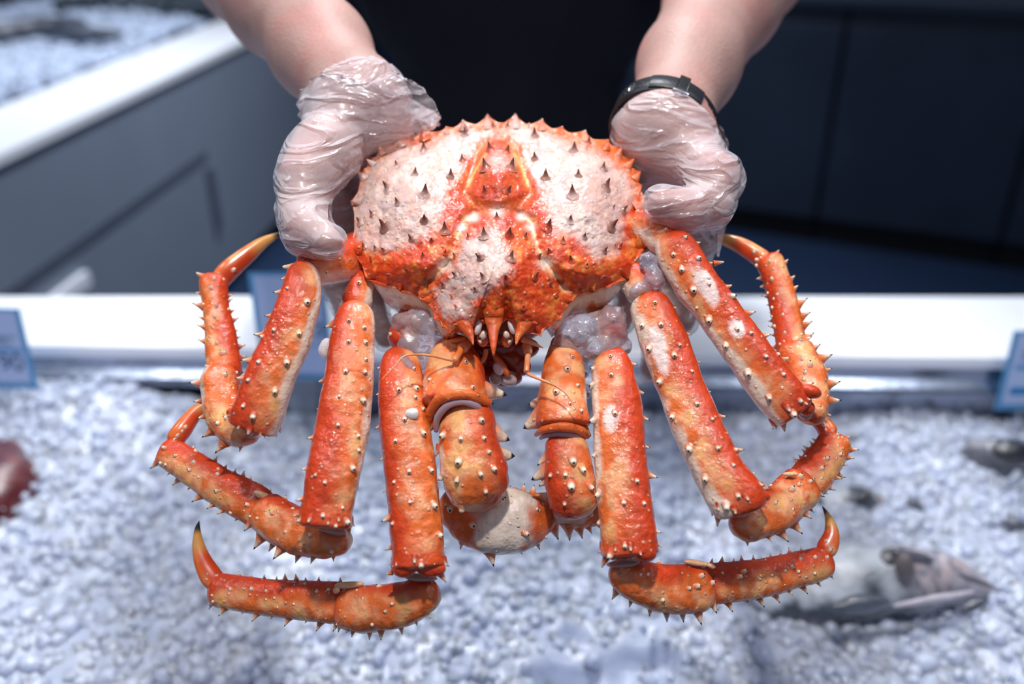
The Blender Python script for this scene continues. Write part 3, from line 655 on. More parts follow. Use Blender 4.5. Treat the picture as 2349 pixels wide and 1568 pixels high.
def pdist(u, v, poly, closed=False):
    best = np.full(u.shape, 1e9); n = len(poly)
    for i in range(n if closed else n - 1):
        a = poly[i]; b = poly[(i + 1) % n]; ab = b - a
        t = np.clip(((u - a[0]) * ab[0] + (v - a[1]) * ab[1]) / (ab @ ab), 0, 1)
        best = np.minimum(best, np.hypot(u - a[0] - t * ab[0], v - a[1] - t * ab[1]))
    return best
def inside(u, v, poly):
    r = np.zeros(u.shape, bool); n = len(poly)
    for i in range(n):
        a = poly[i]; b = poly[(i + 1) % n]
        if a[1] == b[1]: continue
        c = ((a[1] > v) != (b[1] > v)) & (u < (b[0] - a[0]) * (v - a[1]) / (b[1] - a[1]) + a[0]); r ^= c
    return r
def sdp(u, v, poly): d = pdist(u, v, poly, True); return np.where(inside(u, v, poly), d, -d)
GR = [zc([(860, 215), (830, 260), (770, 420), (735, 520), (790, 590), (925, 615), (1060, 590), (1130, 520), (1090, 420), (1040, 260), (1010, 215)]),
      zc([(790, 640), (730, 690), (690, 780), (670, 870), (640, 930), (580, 980), (510, 1040)]), zc([(1060, 640), (1130, 700), (1150, 790), (1175, 880), (1215, 940), (1270, 1000), (1320, 1080)]),
      zc([(560, 1060), (600, 1000), (650, 930)]), zc([(790, 640), (925, 625), (1060, 640)])]
GW = [(13, .0042), (14, .0055), (14, .0055), (8, .002), (9, .0035)]
def car_depth(u, v, r):
    d = .604 + (560 - v) * 2.0e-4
    d = d - .034 * (1 - np.clip(r, 0, 1)**2.6) * (1 - .30 * sm(540, 760, v))
    for (cx, cy, sx, sy, h) in [(930, 430, 85, 105, .013), (1355, 440, 85, 110, .013), (1142, 400, 44, 62, .012), (1140, 640, 74, 90, .014), (1140, 520, 60, 30, .004), (955, 608, 55, 26, .003), (1330, 620, 60, 28, .003), (1135, 735, 40, 40, .004), (1048, 722, 28, 26, .004), (1215, 722, 28, 26, .004), (1090, 250, 10, 10, 0)]:
        d = d - h * np.exp(-((u - cx) / sx)**2 - ((v - cy) / sy)**2)
    for pl, (wd, h) in zip(GR, GW):
        d = d + h * np.exp(-(pdist(u, v, pl) / wd)**2)
    for (cx, cy, s, h) in [(1022, 606, 13, .003), (1252, 603, 13, .003), (1088, 498, 9, .003), (1197, 496, 9, .003), (985, 640, 14, .003), (1295, 640, 14, .003)]:
        d = d + h * np.exp(-((u - cx)**2 + (v - cy)**2) / s**2)
    p = np.stack([u / 26, v / 26, u * 0], -1); d = d - .0009 * fbm(p, 3, 4)
    p = np.stack([u / 7, v / 7, u * 0], -1); d = d - .00028 * noise(p, 8)
    return d
CREAMS = [zc([(190, 330), (300, 262), (400, 235), (500, 238), (600, 190), (700, 160), (840, 125), (905, 130), (915, 185), (830, 215), (800, 240), (790, 290), (730, 320), (700, 400), (640, 470), (630, 560), (600, 640), (600, 720), (480, 790), (400, 830), (250, 860), (140, 830), (60, 760), (60, 560), (130, 430)]),
          zc([(960, 140), (1020, 100), (1130, 140), (1300, 190), (1420, 240), (1560, 300), (1690, 400), (1740, 480), (1740, 575), (1690, 610), (1665, 700), (1670, 790), (1620, 860), (1530, 900), (1440, 850), (1380, 780), (1260, 740), (1230, 640), (1190, 520), (1130, 440), (1100, 330), (1070, 230), (1000, 190)]),
          zc([(870, 300), (960, 290), (1000, 330), (1000, 370), (860, 375)]),
          zc([(740, 770), (860, 720), (940, 740), (960, 800), (1010, 900), (1020, 980), (950, 1040), (870, 1100), (790, 1170), (760, 1250), (680, 1270), (600, 1240), (565, 1180), (565, 1100), (620, 1020), (690, 950), (715, 850)])]
# dorsal spines: zoomed x, y, size in px, is it a large brown-tipped one
SPN = [(735, 165, 5.5), (495, 255, 6), (425, 200, 4), (722, 315, 4.5), (335, 350, 4), (443, 397, 5), (652, 410, 6), (285, 480, 7), (500, 510, 8), (340, 565, 4.5), (190, 635, 4), (265, 700, 8), (497, 665, 6), (120, 680, 5), (618, 725, 7), (420, 780, 4.5), (145, 828, 3.5), (210, 838, 3),
       (885, 250, 6), (985, 268, 5.5), (860, 355, 7.5), (1008, 355, 7.5), (855, 505, 6), (988, 495, 5.5), (905, 122, 4), (988, 122, 4), (925, 658, 4.5),
       (1147, 170, 6), (1147, 305, 5), (1380, 255, 6.5), (1465, 215, 4.5), (1212, 415, 7), (1405, 405, 4.5), (1552, 365, 5), (1565, 470, 7.5), (1370, 515, 8), (1670, 610, 5), (1358, 670, 5), (1228, 705, 7), (1600, 700, 7.5), (1440, 770, 4), (1608, 600, 3),
       (850, 755, 6.5), (997, 750, 6.5), (758, 772, 3.5), (1090, 770, 4), (827, 890, 6), (1005, 890, 6.5), (685, 995, 5), (850, 1008, 6), (982, 1012, 5.5), (1150, 1000, 5), (610, 1050, 4), (800, 1078, 3.5), (1232, 1048, 4.5), (665, 1125, 4), (850, 1155, 4.5), (1272, 1110, 4), (1080, 1185, 3.5), (560, 1110, 4), (490, 885, 4), (1362, 905, 5), (1315, 795, 4), (540, 795, 3.5), (1170, 885, 4), (680, 885, 3.5), (1235, 855, 3.5), (395, 965, 3.5), (505, 960, 3.5), (290, 995, 4), (1555, 1005, 4), (1650, 825, 3.5), (690, 1185, 4), (1140, 1275, 4), (690, 1285, 4), (1420, 1085, 4), (450, 1065, 4), (185, 905, 3), (262, 850, 4), (1560, 850, 4), (1455, 940, 3), (620, 865, 3), (845, 1265, 3.5)]
def car_color(u, v, wp):
    p = np.stack([u / 34, v / 34, u * 0], -1); n1 = fbm(p, 3, 21); n2 = fbm(p * 3, 3, 22); n3 = fbm(p * 8, 2, 25)
    c = mixc(np.broadcast_to(RED, u.shape + (3,)), ORG, sm(-.3, 1.0, n1 + .4 * n2))
    rim = sdp(u, v, OUT)
    c = mixc(c, ORG * [1, 1.1, 1], .8 * sm(26, 4, rim + 8 * n2) * sm(520, 380, v))
    c = mixc(c, ORG * [1.05, 1.25, 1.2], .5 * sm(.1, .9, n2 + .3 * n1)); c = mixc(c, YEL, .4 * sm(.6, 1.1, n2 + .3 * n1))
    m = np.zeros(u.shape)
    for q, wd in zip(CREAMS, (17, 17, 20, 15)):
        m = np.maximum(m, sm(-wd, wd, sdp(u, v, q) + 8 * n2 + 5 * n3 + 6 * n1))
    cc = mixc([.72, .53, .455], [.68, .41, .34], sm(-.7, .7, n1)); cc = mixc(cc, [.54, .40, .40], .7 * sm(.0, .9, n2))
    c = mixc(c, cc, m)
    c = mixc(c, RED * [.75, .75, 1], .75 * (1 - m) * np.exp(-((u - 1142) / 105)**2 - ((v - 455) / 75)**2))
    gd = np.minimum(pdist(u, v, GR[0]), 1e9)
    c = mixc(c, YEL * [1, .7, .5], .28 * np.exp(-(gd / 11)**2))
    for q in GR[1:3]:
        c = mixc(c, [.9, .62, .36], .75 * np.exp(-(pdist(u, v, q) / 10)**2) * sm(-.6, .3, n2))
    for (cx, cy, s) in [(1022, 606, 16), (1252, 603, 16), (1088, 498, 12), (1197, 496, 12), (1058, 522, 11), (1217, 522, 11), (1140, 486, 16)]:
        c = mixc(c, [.93, .86, .78], .9 * np.exp(-((u - cx)**2 + ((v - cy) * 1.3)**2) / s**2))
    for q in ([(860, 290), (790, 400), (755, 480)], [(1030, 290), (1075, 380), (1110, 480)]):
        c = mixc(c, [.92, .50, .16], .8 * np.exp(-(pdist(u, v, zc(q)) / 3.5)**2))
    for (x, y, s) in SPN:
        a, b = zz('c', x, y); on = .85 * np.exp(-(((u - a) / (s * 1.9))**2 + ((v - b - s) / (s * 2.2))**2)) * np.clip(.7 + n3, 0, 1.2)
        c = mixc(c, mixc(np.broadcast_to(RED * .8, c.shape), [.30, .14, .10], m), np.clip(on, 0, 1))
    return c
# marginal spines: base point on the rim -> tip (zoomed coordinates), base width px
MG = [((868, 125), (868, 48), 30), ((1035, 122), (1035, 44), 30), ((1192, 138), (1193, 78), 28), ((728, 140), (724, 86), 28), ((628, 165), (625, 126), 18), ((1310, 165), (1312, 124), 18), ((1445, 200), (1448, 146), 26),
      ((495, 200), (480, 150), 34), ((360, 240), (342, 203), 26), ((1570, 252), (1588, 198), 26), ((1640, 300), (1668, 240), 24), ((250, 285), (220, 238), 26), ((1700, 360), (1742, 312), 24), ((190, 350), (150, 316), 22), ((138, 430), (92, 386), 26), ((1745, 430), (1778, 388), 26), ((1762, 520), (1782, 470), 12),
      ((110, 575), (55, 569), 26), ((1762, 610), (1828, 572), 44), ((110, 850), (40, 845), 42), ((1765, 815), (1835, 828), 48), ((1778, 720), (1800, 735), 18), ((190, 1000), (155, 1033), 36), ((1680, 985), (1703, 1033), 36), ((355, 1068), (352, 1098), 20), ((1490, 1070), (1500, 1103), 24),
      ((515, 1150), (475, 1152), 26), ((1335, 1150), (1370, 1158), 26), ((575, 1262), (548, 1268), 14), ((1285, 1255), (1305, 1268), 14), ((612, 1300), (598, 1310), 12), ((1225, 1295), (1240, 1312), 12), ((660, 1320), (642, 1355), 24), ((1165, 1325), (1186, 1368), 26), ((948, 125), (948, 102), 12), ((1115, 130), (1116, 104), 10), ((770, 132), (768, 112), 9), ((1590, 1060), (1605, 1075), 12)]
spk = np.zeros(NA)
for (b, t, wd) in MG:
    bx, by = zz('c', *b); tx, ty = zz('c', *t)
    ta = math.atan2(ty - CC[1], tx - CC[0]); R_t = math.hypot(tx - CC[0], ty - CC[1]); i0 = int(round((ta + math.pi) / (2 * math.pi) * NA)) % NA
    hgt = R_t - rad_[i0]
    if hgt <= 0: continue
    da = np.abs((ang_ - ta + np.pi) % (2 * np.pi) - np.pi) * rad_[i0]; q = np.clip(1 - da / (wd * 1.05), 0, 1)
    spk = np.maximum(spk, hgt * (.75 * q**1.5 + .25 * q**6))
rr = np.concatenate([np.linspace(0.004, .9, NR - 34), np.linspace(.905, 1, 34)])
RR = rr[:, None] * rad_[None] + spk[None] * rr[:, None]**9
U = CC[0] + RR * np.cos(ang_)[None]; Vv = CC[1] + RR * np.sin(ang_)[None]
D = car_depth(U, Vv, RR / rad_[None]) + .0012 * np.clip(spk / 12, 0, 1)[None] * rr[:, None]**9
top = PA(U, Vv, D); ctop = car_color(U, Vv, top)
tipm = (spk[None] > 9) * np.clip((RR - rad_[None]) / np.maximum(spk[None], 1), 0, 1)
ctop = mixc(ctop, ORG * [1, .8, .8], .8 * sm(.1, .5, tipm)); ctop = mixc(ctop, BROWN, sm(.72, .86, tipm))
# side wall and underside
u1, v1, d1 = U[-1], Vv[-1], D[-1]
side = sm(95, 150, np.abs(u1 - CC[0])) * sm(335, 300, np.abs(u1 - CC[0])) * sm(585, 640, v1)
rings = []; rc = []
inx, iny = (CC[0] - u1), (CC[1] - v1); ln_ = np.hypot(inx, iny); inx, iny = inx / ln_, iny / ln_
for q in np.linspace(.04, 1, 22):
    dn = 62 * side * math.sin(q * math.pi / 2)
    inn = 26 * q * q * (1 - side) + 6 * q + spk * min(q / .18, 1)
    uu = u1 + inx * inn + (CC[0] - u1) * .10 * q * side; vv = v1 + iny * inn + dn; dd = d1 + .034 * q**1.2
    rings.append(PA(uu, vv, dd))
    n2 = fbm(np.stack([uu / 20, vv / 20, uu * 0 + q], -1), 3, 40)
    c = mixc(np.broadcast_to([.90, .62, .42], uu.shape + (3,)), ORG, np.clip(sm(-.05, .15, n2) * sm(.25, .5, q) + sm(.12, .0, q + .06 * n2) + (1 - side) * .8, 0, 1))
    rc.append(c)
for q in np.linspace(.1, 1, 14):
    uu2 = uu + (CC[0] - uu) * q * .985; vv2 = vv + (CC[1] + 30 - vv) * q * .985; rings.append(PA(uu2, vv2, dd + .030 * np.sqrt(q)))
    rc.append(mixc(np.broadcast_to(PEA * .8, uu.shape + (3,)), RED, .5 + .5 * np.clip(n2, -1, 1)))
allv = np.concatenate([top, np.array(rings)]); allc = np.concatenate([ctop, np.array(rc)])
g = Geo(); g.add(allv, [grid_faces(len(allv), NA)], allc.reshape(-1, 3))
bv = g.bvh()
def cast(x, y):
    dr = Vector(nrm(P(x, y, 1) - CAMP)); h = bv.ray_cast(Vector(CAMP), dr)
    if h[0] is None: return None
    n = np.array(h[1]); n = -n if n @ np.array(dr) > 0 else n
    return np.array(h[0]), n
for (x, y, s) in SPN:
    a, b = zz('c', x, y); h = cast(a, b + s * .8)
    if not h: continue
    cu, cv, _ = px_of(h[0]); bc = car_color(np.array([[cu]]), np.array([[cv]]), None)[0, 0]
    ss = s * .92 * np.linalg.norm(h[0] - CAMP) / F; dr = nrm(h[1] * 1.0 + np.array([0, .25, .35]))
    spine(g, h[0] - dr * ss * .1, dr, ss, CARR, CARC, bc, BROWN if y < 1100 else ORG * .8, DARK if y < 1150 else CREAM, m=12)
for (b, t, wd) in MG:
    bx, by = zz('c', *b); tx, ty = zz('c', *t)
    vx, vy = CC[0] - bx, CC[1] - by; l = math.hypot(vx, vy)
    h = cast(bx + vx / l * 6, by + vy / l * 6)
    if not h: continue
    _, _, d = px_of(h[0]); d += .002
    cu = np.array([[bx + vx / l * 8]]); cv = np.array([[by + vy / l * 8]]); bc = car_color(cu, cv, None)[0, 0]
    A = P(bx, by, d); B = P(tx, ty, d - .001)
    dark = CREAM if t[1] < 150 and abs(t[0] - 950) > 120 else DARK
    spine(g, A, B - A, wd / 2 * d / F, [(1.0, -.3), (.8, 0), (.62, .2), (.45, .4), (.30, .6), (.19, .78), (.13, .86), (0, 1.0)], [0, 0, 0, .0, .25, .6, 1.8, 2], bc, ORG * [1, .9, .8], dark, m=14, length=np.linalg.norm(B - A))
carapace = g.build('carapace', M['shell'], crab)
# rostrum and the two orbital thorns
carG = g
g = Geo()
def sd(x, y):
    h = cast(x, y); return px_of(h[0])[2]
def thorn(pts, seed, dk=.95):
    h = limb(pts, lambda pos, t, ct, sn: mixc(mixc(np.broadcast_to(RED * [1, 1.6, 1.5], pos.shape), ORG, sm(-.4, .5, fbm(pos * 150, 2, seed))), DARK, sm(dk - .03, dk + .02, t)), n=50, m=28, ratio=.8, cap0=.8, cap1=.05, lump=.05, nz=250, sq=2.0)
    v, f, c = h.arrays(); g.add(v, f, c)
thorn([(1133, 690, sd(1133, 690) + .010, 50), (1133, 712, sd(1133, 712) + .0055, 50), (1133, 732, sd(1133, 732) + .003, 42), (1132, 756, sd(1133, 732) - .001, 27), (1132, 784, sd(1133, 732) - .006, 17), (1132, 804, sd(1133, 732) - .009, 10), (1132, 820, sd(1133, 732) - .011, 2)], 3)
thorn([(1052, 716, sd(1052, 716) + .009, 40), (1065, 742, sd(1065, 742) + .002, 34), (1077, 764, sd(1065, 742) - .001, 20), (1083, 780, sd(1065, 742) - .004, 9), (1086, 794, sd(1065, 742) - .006, 1.5)], 4)
thorn([(1216, 716, sd(1216, 716) + .009, 40), (1204, 742, sd(1204, 742) + .002, 34), (1191, 764, sd(1204, 742) - .001, 20), (1186, 780, sd(1204, 742) - .004, 9), (1183, 794, sd(1204, 742) - .006, 1.5)], 5)
g.build('rostrum', M['shell'], crab)
g = Geo(); blob(g, (1097, 749, .5645), (9, 20, 12, 14), (.90, .86, .80), amp=.03); g.build('eye_socket', M['smooth'], crab)
g = Geo(); blob(g, (1174, 747, .5645), (9, 20, 12, -14), (.90, .86, .80), amp=.03); g.build('eye_socket', M['smooth'], crab)
for x in (1107, 1163):
    g = Geo(); s = -1 if x < 1130 else 1
    blob(g, (x, 779, .572), (13, 17, 13, 12 * s), ORG, amp=.2, seed=3); blob(g, (x - s * 1, 768, .5665), (8, 10, 7, -30 * s), (.72, .56, .46), amp=.3, seed=8); blob(g, (x + s * 6, 783, .5655), (4, 6, 4, 30 * s), (.75, .6, .5)); blob(g, (x + s * 7, 775, .5645), (3.5, 3, 3), DARK)
    g.build('eye', M['smooth'], crab)
# under body and mouth
g = limb([(1150, 470, .655, 300), (1150, 560, .652, 480), (1150, 640, .640, 470), (1150, 700, .628, 360), (1150, 760, .617, 200), (1150, 800, .610, 120)], lambda pos, t, ct, sn: mixc(np.broadcast_to(RED * .7, pos.shape), CRM * .8, sm(.0, .8, fbm(pos * 30, 3, 2))), n=60, m=50, ratio=.22, lump=.08)
g.build('underbody', M['shell'], crab)
g = Geo(); MD = RED * .45
for (a, b) in [((1140, 800, .598), (46, 22, 18)), ((1165, 822, .598), (34, 20, 18, 20)), ((1130, 838, .60), (30, 20, 18)), ((1110, 808, .60), (40, 26, 20, 10)), ((1090, 835, .595), (34, 20, 20, -20)), ((1150, 860, .60), (44, 26, 22, 10)), ((1190, 840, .60), (30, 24, 20, 10)), ((1125, 780, .59), (44, 18, 16)), ((1060, 800, .60), (40, 24, 20)), ((1200, 800, .60), (36, 24, 18))]:
    blob(g, a, b, MD, amp=.2, seed=int(a[0]))
blob(g, (1165, 870, .590), (22, 16, 14, 10), (.50, .38, .36)); blob(g, (1138, 868, .588), (16, 16, 14), (.45, .30, .26)); blob(g, (1150, 838, .585), (34, 10, 10, 55), ORG * .8); blob(g, (1143, 846, .583), (16, 11, 9, 60), (.70, .52, .48))
g.build('mouthparts', M['smooth'], crab)
OC = lambda pos, t, ct, sn: mixc(np.broadcast_to(ORG * [1, 1.2, 1.4], pos.shape), PEA, .5 + .5 * np.clip(fbm(pos * 120, 2, 3), -1, 1))
def feeler(name, parts):
    g = Geo()
    for p in parts:
        h = limb(p, OC, n=40, m=14, lump=.04, ratio=1, nz=200); v, f, c = h.arrays(); g.add(v, f, c)
    return g.build(name, M['smooth'], crab)
feeler('antenna', [[(1075, 785, .580, 20), (1064, 795, .574, 26), (1055, 802, .570, 22)], [(1060, 796, .572, 15), (1052, 812, .566, 15), (1044, 824, .562, 16), (1040, 828, .561, 14)],
                   [(1042, 827, .561, 9), (1020, 822, .558, 7), (985, 815, .553, 6), (950, 813, .548, 5), (925, 818, .545, 4), (905, 840, .543, 3), (885, 860, .541, 2), (874, 872, .540, 1.4)],
                   [(1070, 778, .578, 13), (1045, 780, .575, 10), (1022, 783, .573, 2)]])
feeler('antenna', [[(1205, 790, .580, 20), (1210, 802, .575, 22), (1212, 812, .572, 20)], [(1211, 812, .572, 14), (1209, 835, .566, 13), (1207, 855, .563, 14)],
                   [(1208, 855, .562, 10), (1225, 864, .558, 7), (1255, 876, .552, 6), (1280, 888, .549, 4.5), (1300, 905, .547, 3), (1315, 928, .546, 2), (1330, 955, .545, 1.2)],
                   [(1195, 778, .578, 16), (1220, 786, .575, 12), (1247, 798, .573, 2)]])
feeler('feeding_leg', [[(1115, 800, .585, 13), (1112, 818, .582, 12), (1102, 832, .580, 11), (1085, 838, .580, 10)]])
settle(crab, tuple(P(1150, 560, .64)))
# ------------------------------------------------------------ signed-distance body
def cone_sd(p, a, b, r1, r2):
    ab = b - a; l2 = ab @ ab; t = np.clip(((p - a) @ ab) / l2, 0, 1)
    return np.linalg.norm(p - a - t[..., None] * ab, axis=-1) - (r1 + (r2 - r1) * t)
def smin(a, b, k):
    h = np.clip(.5 + .5 * (b - a) / k, 0, 1); return b * (1 - h) + a * h - k * h * (1 - h)
def field(prims, off=0, k=.012):
    def f(p):
        r = None
        for q in prims:
            if q[0] == 'c': d = cone_sd(p, q[1], q[2], q[3], q[4]); kk = q[5] if len(q) > 5 else k
            else: d = (np.linalg.norm((p - q[1]) / q[2], axis=-1) - 1) * min(q[2]); kk = k
            r = d if r is None else smin(r, d, kk)
        return r - off
    return f
def surface_net(f, lo, hi, h, B=12, slack=1.7):
    lo = np.array(lo, float); n = np.maximum(np.ceil((np.array(hi) - lo) / h).astype(int), 4); n = ((n + B - 1) // B) * B
    fld = np.ones(n, np.float32)
    nb = n // B
    bi = np.stack(np.meshgrid(*[np.arange(k) for k in nb], indexing='ij'), -1).reshape(-1, 3)
    ctr = lo + (bi * B + (B - 1) / 2) * h; v = f(ctr); rad = B * h * .87 * slack
    loc = np.stack(np.meshgrid(*[np.arange(B)] * 3, indexing='ij'), -1).reshape(-1, 3) * h
    for i in range(len(bi)):
        s = tuple(slice(bi[i, a] * B, bi[i, a] * B + B) for a in range(3))
        if abs(v[i]) > rad: fld[s] = np.sign(v[i]) * rad
        else: fld[s] = f(lo + bi[i] * B * h + loc).reshape(B, B, B)
    sg = fld < 0
    c = [sg[i:n[0] - 1 + i, j:n[1] - 1 + j, k:n[2] - 1 + k] for i in (0, 1) for j in (0, 1) for k in (0, 1)]
    al = c[0].copy(); an = c[0].copy()
    for q in c[1:]: al &= q; an |= q
    mix = an & ~al; idx = np.argwhere(mix); K = len(idx)
    vid = np.full(mix.shape, -1, np.int32); vid[mix] = np.arange(K)
    acc = np.zeros((K, 3)); cnt = np.zeros(K)
    cor = [(i, j, k) for i in (0, 1) for j in (0, 1) for k in (0, 1)]
    val = {q: fld[idx[:, 0] + q[0], idx[:, 1] + q[1], idx[:, 2] + q[2]] for q in cor}
    for a in cor:
        for ax in range(3):
            if a[ax]: continue
            b = list(a); b[ax] = 1; b = tuple(b); va, vb = val[a], val[b]; m = (va < 0) != (vb < 0)
            t = np.where(m, va / (va - vb + 1e-12), 0); p = np.array(a, float) + t[:, None] * (np.array(b) - np.array(a))
            acc[m] += p[m]; cnt[m] += 1
    V = lo + (idx + acc / cnt[:, None]) * h
    Q = []
    for ax in range(3):
        o = [(1, 2), (2, 0), (0, 1)][ax]
        sl0 = [slice(1, None)] * 3; sl1 = [slice(1, None)] * 3
        sl0[ax] = slice(0, -1); sl1[ax] = slice(1, None)
        sl0 = tuple(sl0); sl1 = tuple(sl1)
        ch = sg[sl0] != sg[sl1]; e = np.argwhere(ch)
        e[:, [o[0], o[1]]] += 1
        neg = sg[e[:, 0], e[:, 1], e[:, 2]]
        ok = (e[:, o[0]] < mix.shape[o[0]]) & (e[:, o[1]] < mix.shape[o[1]]) & (e[:, ax] < mix.shape[ax]); e = e[ok]; neg = neg[ok]
        def cell(d0, d1):
            q = e.copy(); q[:, o[0]] -= d0; q[:, o[1]] -= d1; return vid[q[:, 0], q[:, 1], q[:, 2]]
        q = np.stack([cell(1, 1), cell(0, 1), cell(0, 0), cell(1, 0)], -1)
        q = np.where(neg[:, None], q, q[:, ::-1]); Q.append(q[(q >= 0).all(1)])
    return V, np.concatenate(Q)
def C(a, b, k=None):
    """tapered limb piece between (px,py,depth,radius px) points"""
    r = ['c', P(*a[:3]), P(*b[:3]), a[3] * a[2] / F, b[3] * b[2] / F]
    return tuple(r + ([k] if k else []))
def chain(pts, k=None): return [C(pts[i], pts[i + 1], k) for i in range(len(pts) - 1)]
# left hand in the picture: palm behind the shell, thumb in front of it
handL = chain([(822, 235, .655, 96), (840, 300, .675, 88), (850, 350, .702, 80)], .02)
handL += chain([(792, 285, .648, 72), (742, 352, .620, 62), (702, 410, .603, 54)], .02)
handL += chain([(702, 410, .603, 53), (695, 485, .596, 49)], .012) + chain([(695, 485, .592, 49), (708, 532, .578, 47), (752, 555, .562, 35)], .010)
handL += chain([(850, 330, .70, 78), (812, 420, .705, 62), (805, 480, .705, 50)], .02)
FL = [[(775, 455, .675, 34), (768, 560, .694, 31), (772, 650, .698, 28), (800, 735, .680, 24)],
      [(830, 470, .690, 34), (830, 590, .712, 31), (850, 700, .710, 28), (885, 775, .690, 24)],
      [(890, 450, .690, 32), (905, 570, .712, 29), (930, 670, .708, 26), (955, 740, .690, 23)],
      [(930, 410, .685, 28), (960, 510, .705, 26), (985, 590, .702, 23), (1005, 650, .690, 20)]]
for q in FL: handL += chain(q, .008)
handL += chain([(850, 340, .70, 62), (930, 420, .705, 40)], .02)
armL = chain([(520, -170, .92, 130), (585, -80, .85, 134), (648, 0, .79, 124), (735, 115, .72, 106), (822, 235, .655, 96)], .02)
handR = chain([(1523, 300, .655, 96), (1535, 345, .665, 86), (1560, 385, .668, 78)], .02)
handR += chain([(1500, 350, .685, 72), (1480, 400, .69, 64)], .02)
handR += chain([(1585, 362, .640, 64), (1640, 410, .606, 54)], .02)
handR += chain([(1640, 410, .603, 52), (1628, 468, .596, 50)], .010) + chain([(1628, 468, .596, 50), (1575, 480, .590, 46), (1518, 468, .585, 36)], .004)
handR += chain([(1550, 380, .69, 70), (1570, 450, .668, 56), (1585, 500, .68, 48)], .02)
FR = [[(1605, 480, .672, 34), (1600, 570, .692, 31), (1590, 660, .698, 28), (1570, 740, .684, 24)],
      [(1550, 480, .690, 34), (1545, 600, .712, 31), (1525, 720, .712, 28), (1495, 850, .690, 25)],
      [(1490, 450, .690, 32), (1475, 570, .712, 29), (1450, 670, .708, 26), (1425, 740, .690, 23)],
      [(1450, 410, .685, 28), (1420, 510, .705, 26), (1395, 590, .702, 23), (1375, 650, .690, 20)]]
for q in FR: handR += chain(q, .008)
handR += chain([(1540, 340, .69, 62), (1450, 420, .70, 40)], .02)
armR = chain([(1775, -170, .93, 125), (1715, -80, .86, 128), (1660, 0, .80, 126), (1580, 150, .72, 106), (1523, 300, .655, 94)], .02)
eL, eR = armL[0][1], armR[0][1]
A_ = np.array
shL, shR = A_([-.20, 1.25, CAMZ - .03]), A_([.20, 1.25, CAMZ - .03])
torso = [('c', A_([0, 1.36, .98]), A_([0, 1.34, 1.15]), .125, .125), ('c', A_([0, 1.34, 1.15]), A_([0, 1.30, 1.36]), .125, .12), ('c', A_([-.07, 1.36, .98]), A_([.07, 1.36, .98]), .12, .12),
         ('c', A_([-.08, 1.31, 1.33]), A_([.08, 1.31, 1.33]), .12, .12), ('c', shL + [.06, .02, 0], shR + [-.06, .02, 0], .07, .07)]
upper = [('c', shL, eL, .058, .043, .03), ('c', shR, eR, .058, .043, .03)]
head = [('c', A_([0, 1.27, 1.46]), A_([0, 1.23, 1.55]), .055, .053), ('e', A_([0, 1.19, 1.645]), A_([.075, .092, .115])), ('c', A_([0, 1.12, 1.585]), A_([0, 1.15, 1.56]), .028, .035),
        ('c', A_([0, 1.10, 1.645]), A_([0, 1.083, 1.615]), .009, .013), ('c', A_([-.074, 1.20, 1.64]), A_([-.078, 1.205, 1.61]), .012, .008), ('c', A_([.074, 1.20, 1.64]), A_([.078, 1.205, 1.61]), .012, .008)]
body = [(*q, .02) if len(q) == 5 and q[0] == 'c' else q for q in torso] + upper + head + armL + armR + handL + handR
fb = field(body)
V, Q = surface_net(fb, (-.42, .50, .90), (.42, 1.50, 1.80), .0036)
n1 = fbm(V * 28, 3, 60); n2 = fbm(V * 90, 2, 61)
cs = mixc(np.broadcast_to([.45, .27, .23], V.shape), [.48, .235, .20], sm(-.3, .9, n1)); cs = mixc(cs, [.40, .20, .17], .4 * sm(.1, 1, n2))
person = empty('person')
tag(person, 'person in a black shirt holding the crab forward in clear plastic gloves', 'person')
g = Geo(); g.add(V, [Q], cs); g.build('body', M['skin'], person)
# clothes
sleeve = [('c', shL, shL + (eL - shL) * .62, .073, .066, .03), ('c', shR, shR + (eR - shR) * .62, .073, .066, .03)]
ft = field([(*q, .05) if q[0] == 'c' else q for q in torso] + sleeve, .016)
def shirtf(p): return np.maximum(ft(p) + .006 * fbm(p * np.array([14, 14, 7]), 2, 70), .90 - p[..., 2])
V, Q = surface_net(shirtf, (-.40, 1.0, .84), (.40, 1.56, 1.60), .009)
g = Geo(); g.add(V, [Q], (.01, .01, .02)); g.build('shirt', M['shirt'], person)
fp = field([('c', A_([-.08, 1.38, .95]), A_([-.10, 1.40, .5]), .105, .075), ('c', A_([-.10, 1.40, .5]), A_([-.11, 1.42, .09]), .075, .06), ('c', A_([.08, 1.38, .95]), A_([.10, 1.40, .5]), .105, .075), ('c', A_([.10, 1.40, .5]), A_([.11, 1.42, .09]), .075, .06)], .01, .04)
V, Q = surface_net(lambda p: fp(p) + .005 * fbm(p * 14, 2, 71), (-.30, 1.20, 0.0), (.30, 1.60, 1.10), .012)
g = Geo(); g.add(V, [Q], (.01, .01, .02)); g.build('trousers', M['trousers'], person)
for s in (-1, 1):
    fs = field([('c', A_([s * .11, 1.43, .035]), A_([s * .125, 1.27, .03]), .04, .034)], 0)
    V, Q = surface_net(lambda p: np.maximum(fs(p), .002 - p[..., 2]), (s * .12 - .07, 1.2, -.02), (s * .12 + .07, 1.52, .12), .008)
    g = Geo(); g.add(V, [Q], (.01, .01, .02)); g.build('shoe', M['black'], person)
fh = field([('e', A_([0, 1.215, 1.675]), A_([.084, .095, .105]))], .004)
V, Q = surface_net(lambda p: np.maximum(fh(p) + .004 * fbm(p * 60, 2, 5), -(np.linalg.norm((p - [0, 1.10, 1.60]), axis=-1) - .095)), (-.12, 1.05, 1.5), (.12, 1.36, 1.85), .006)
g = Geo(); g.add(V, [Q], (.01, .01, .02)); g.build('hair', M['hair'], person)
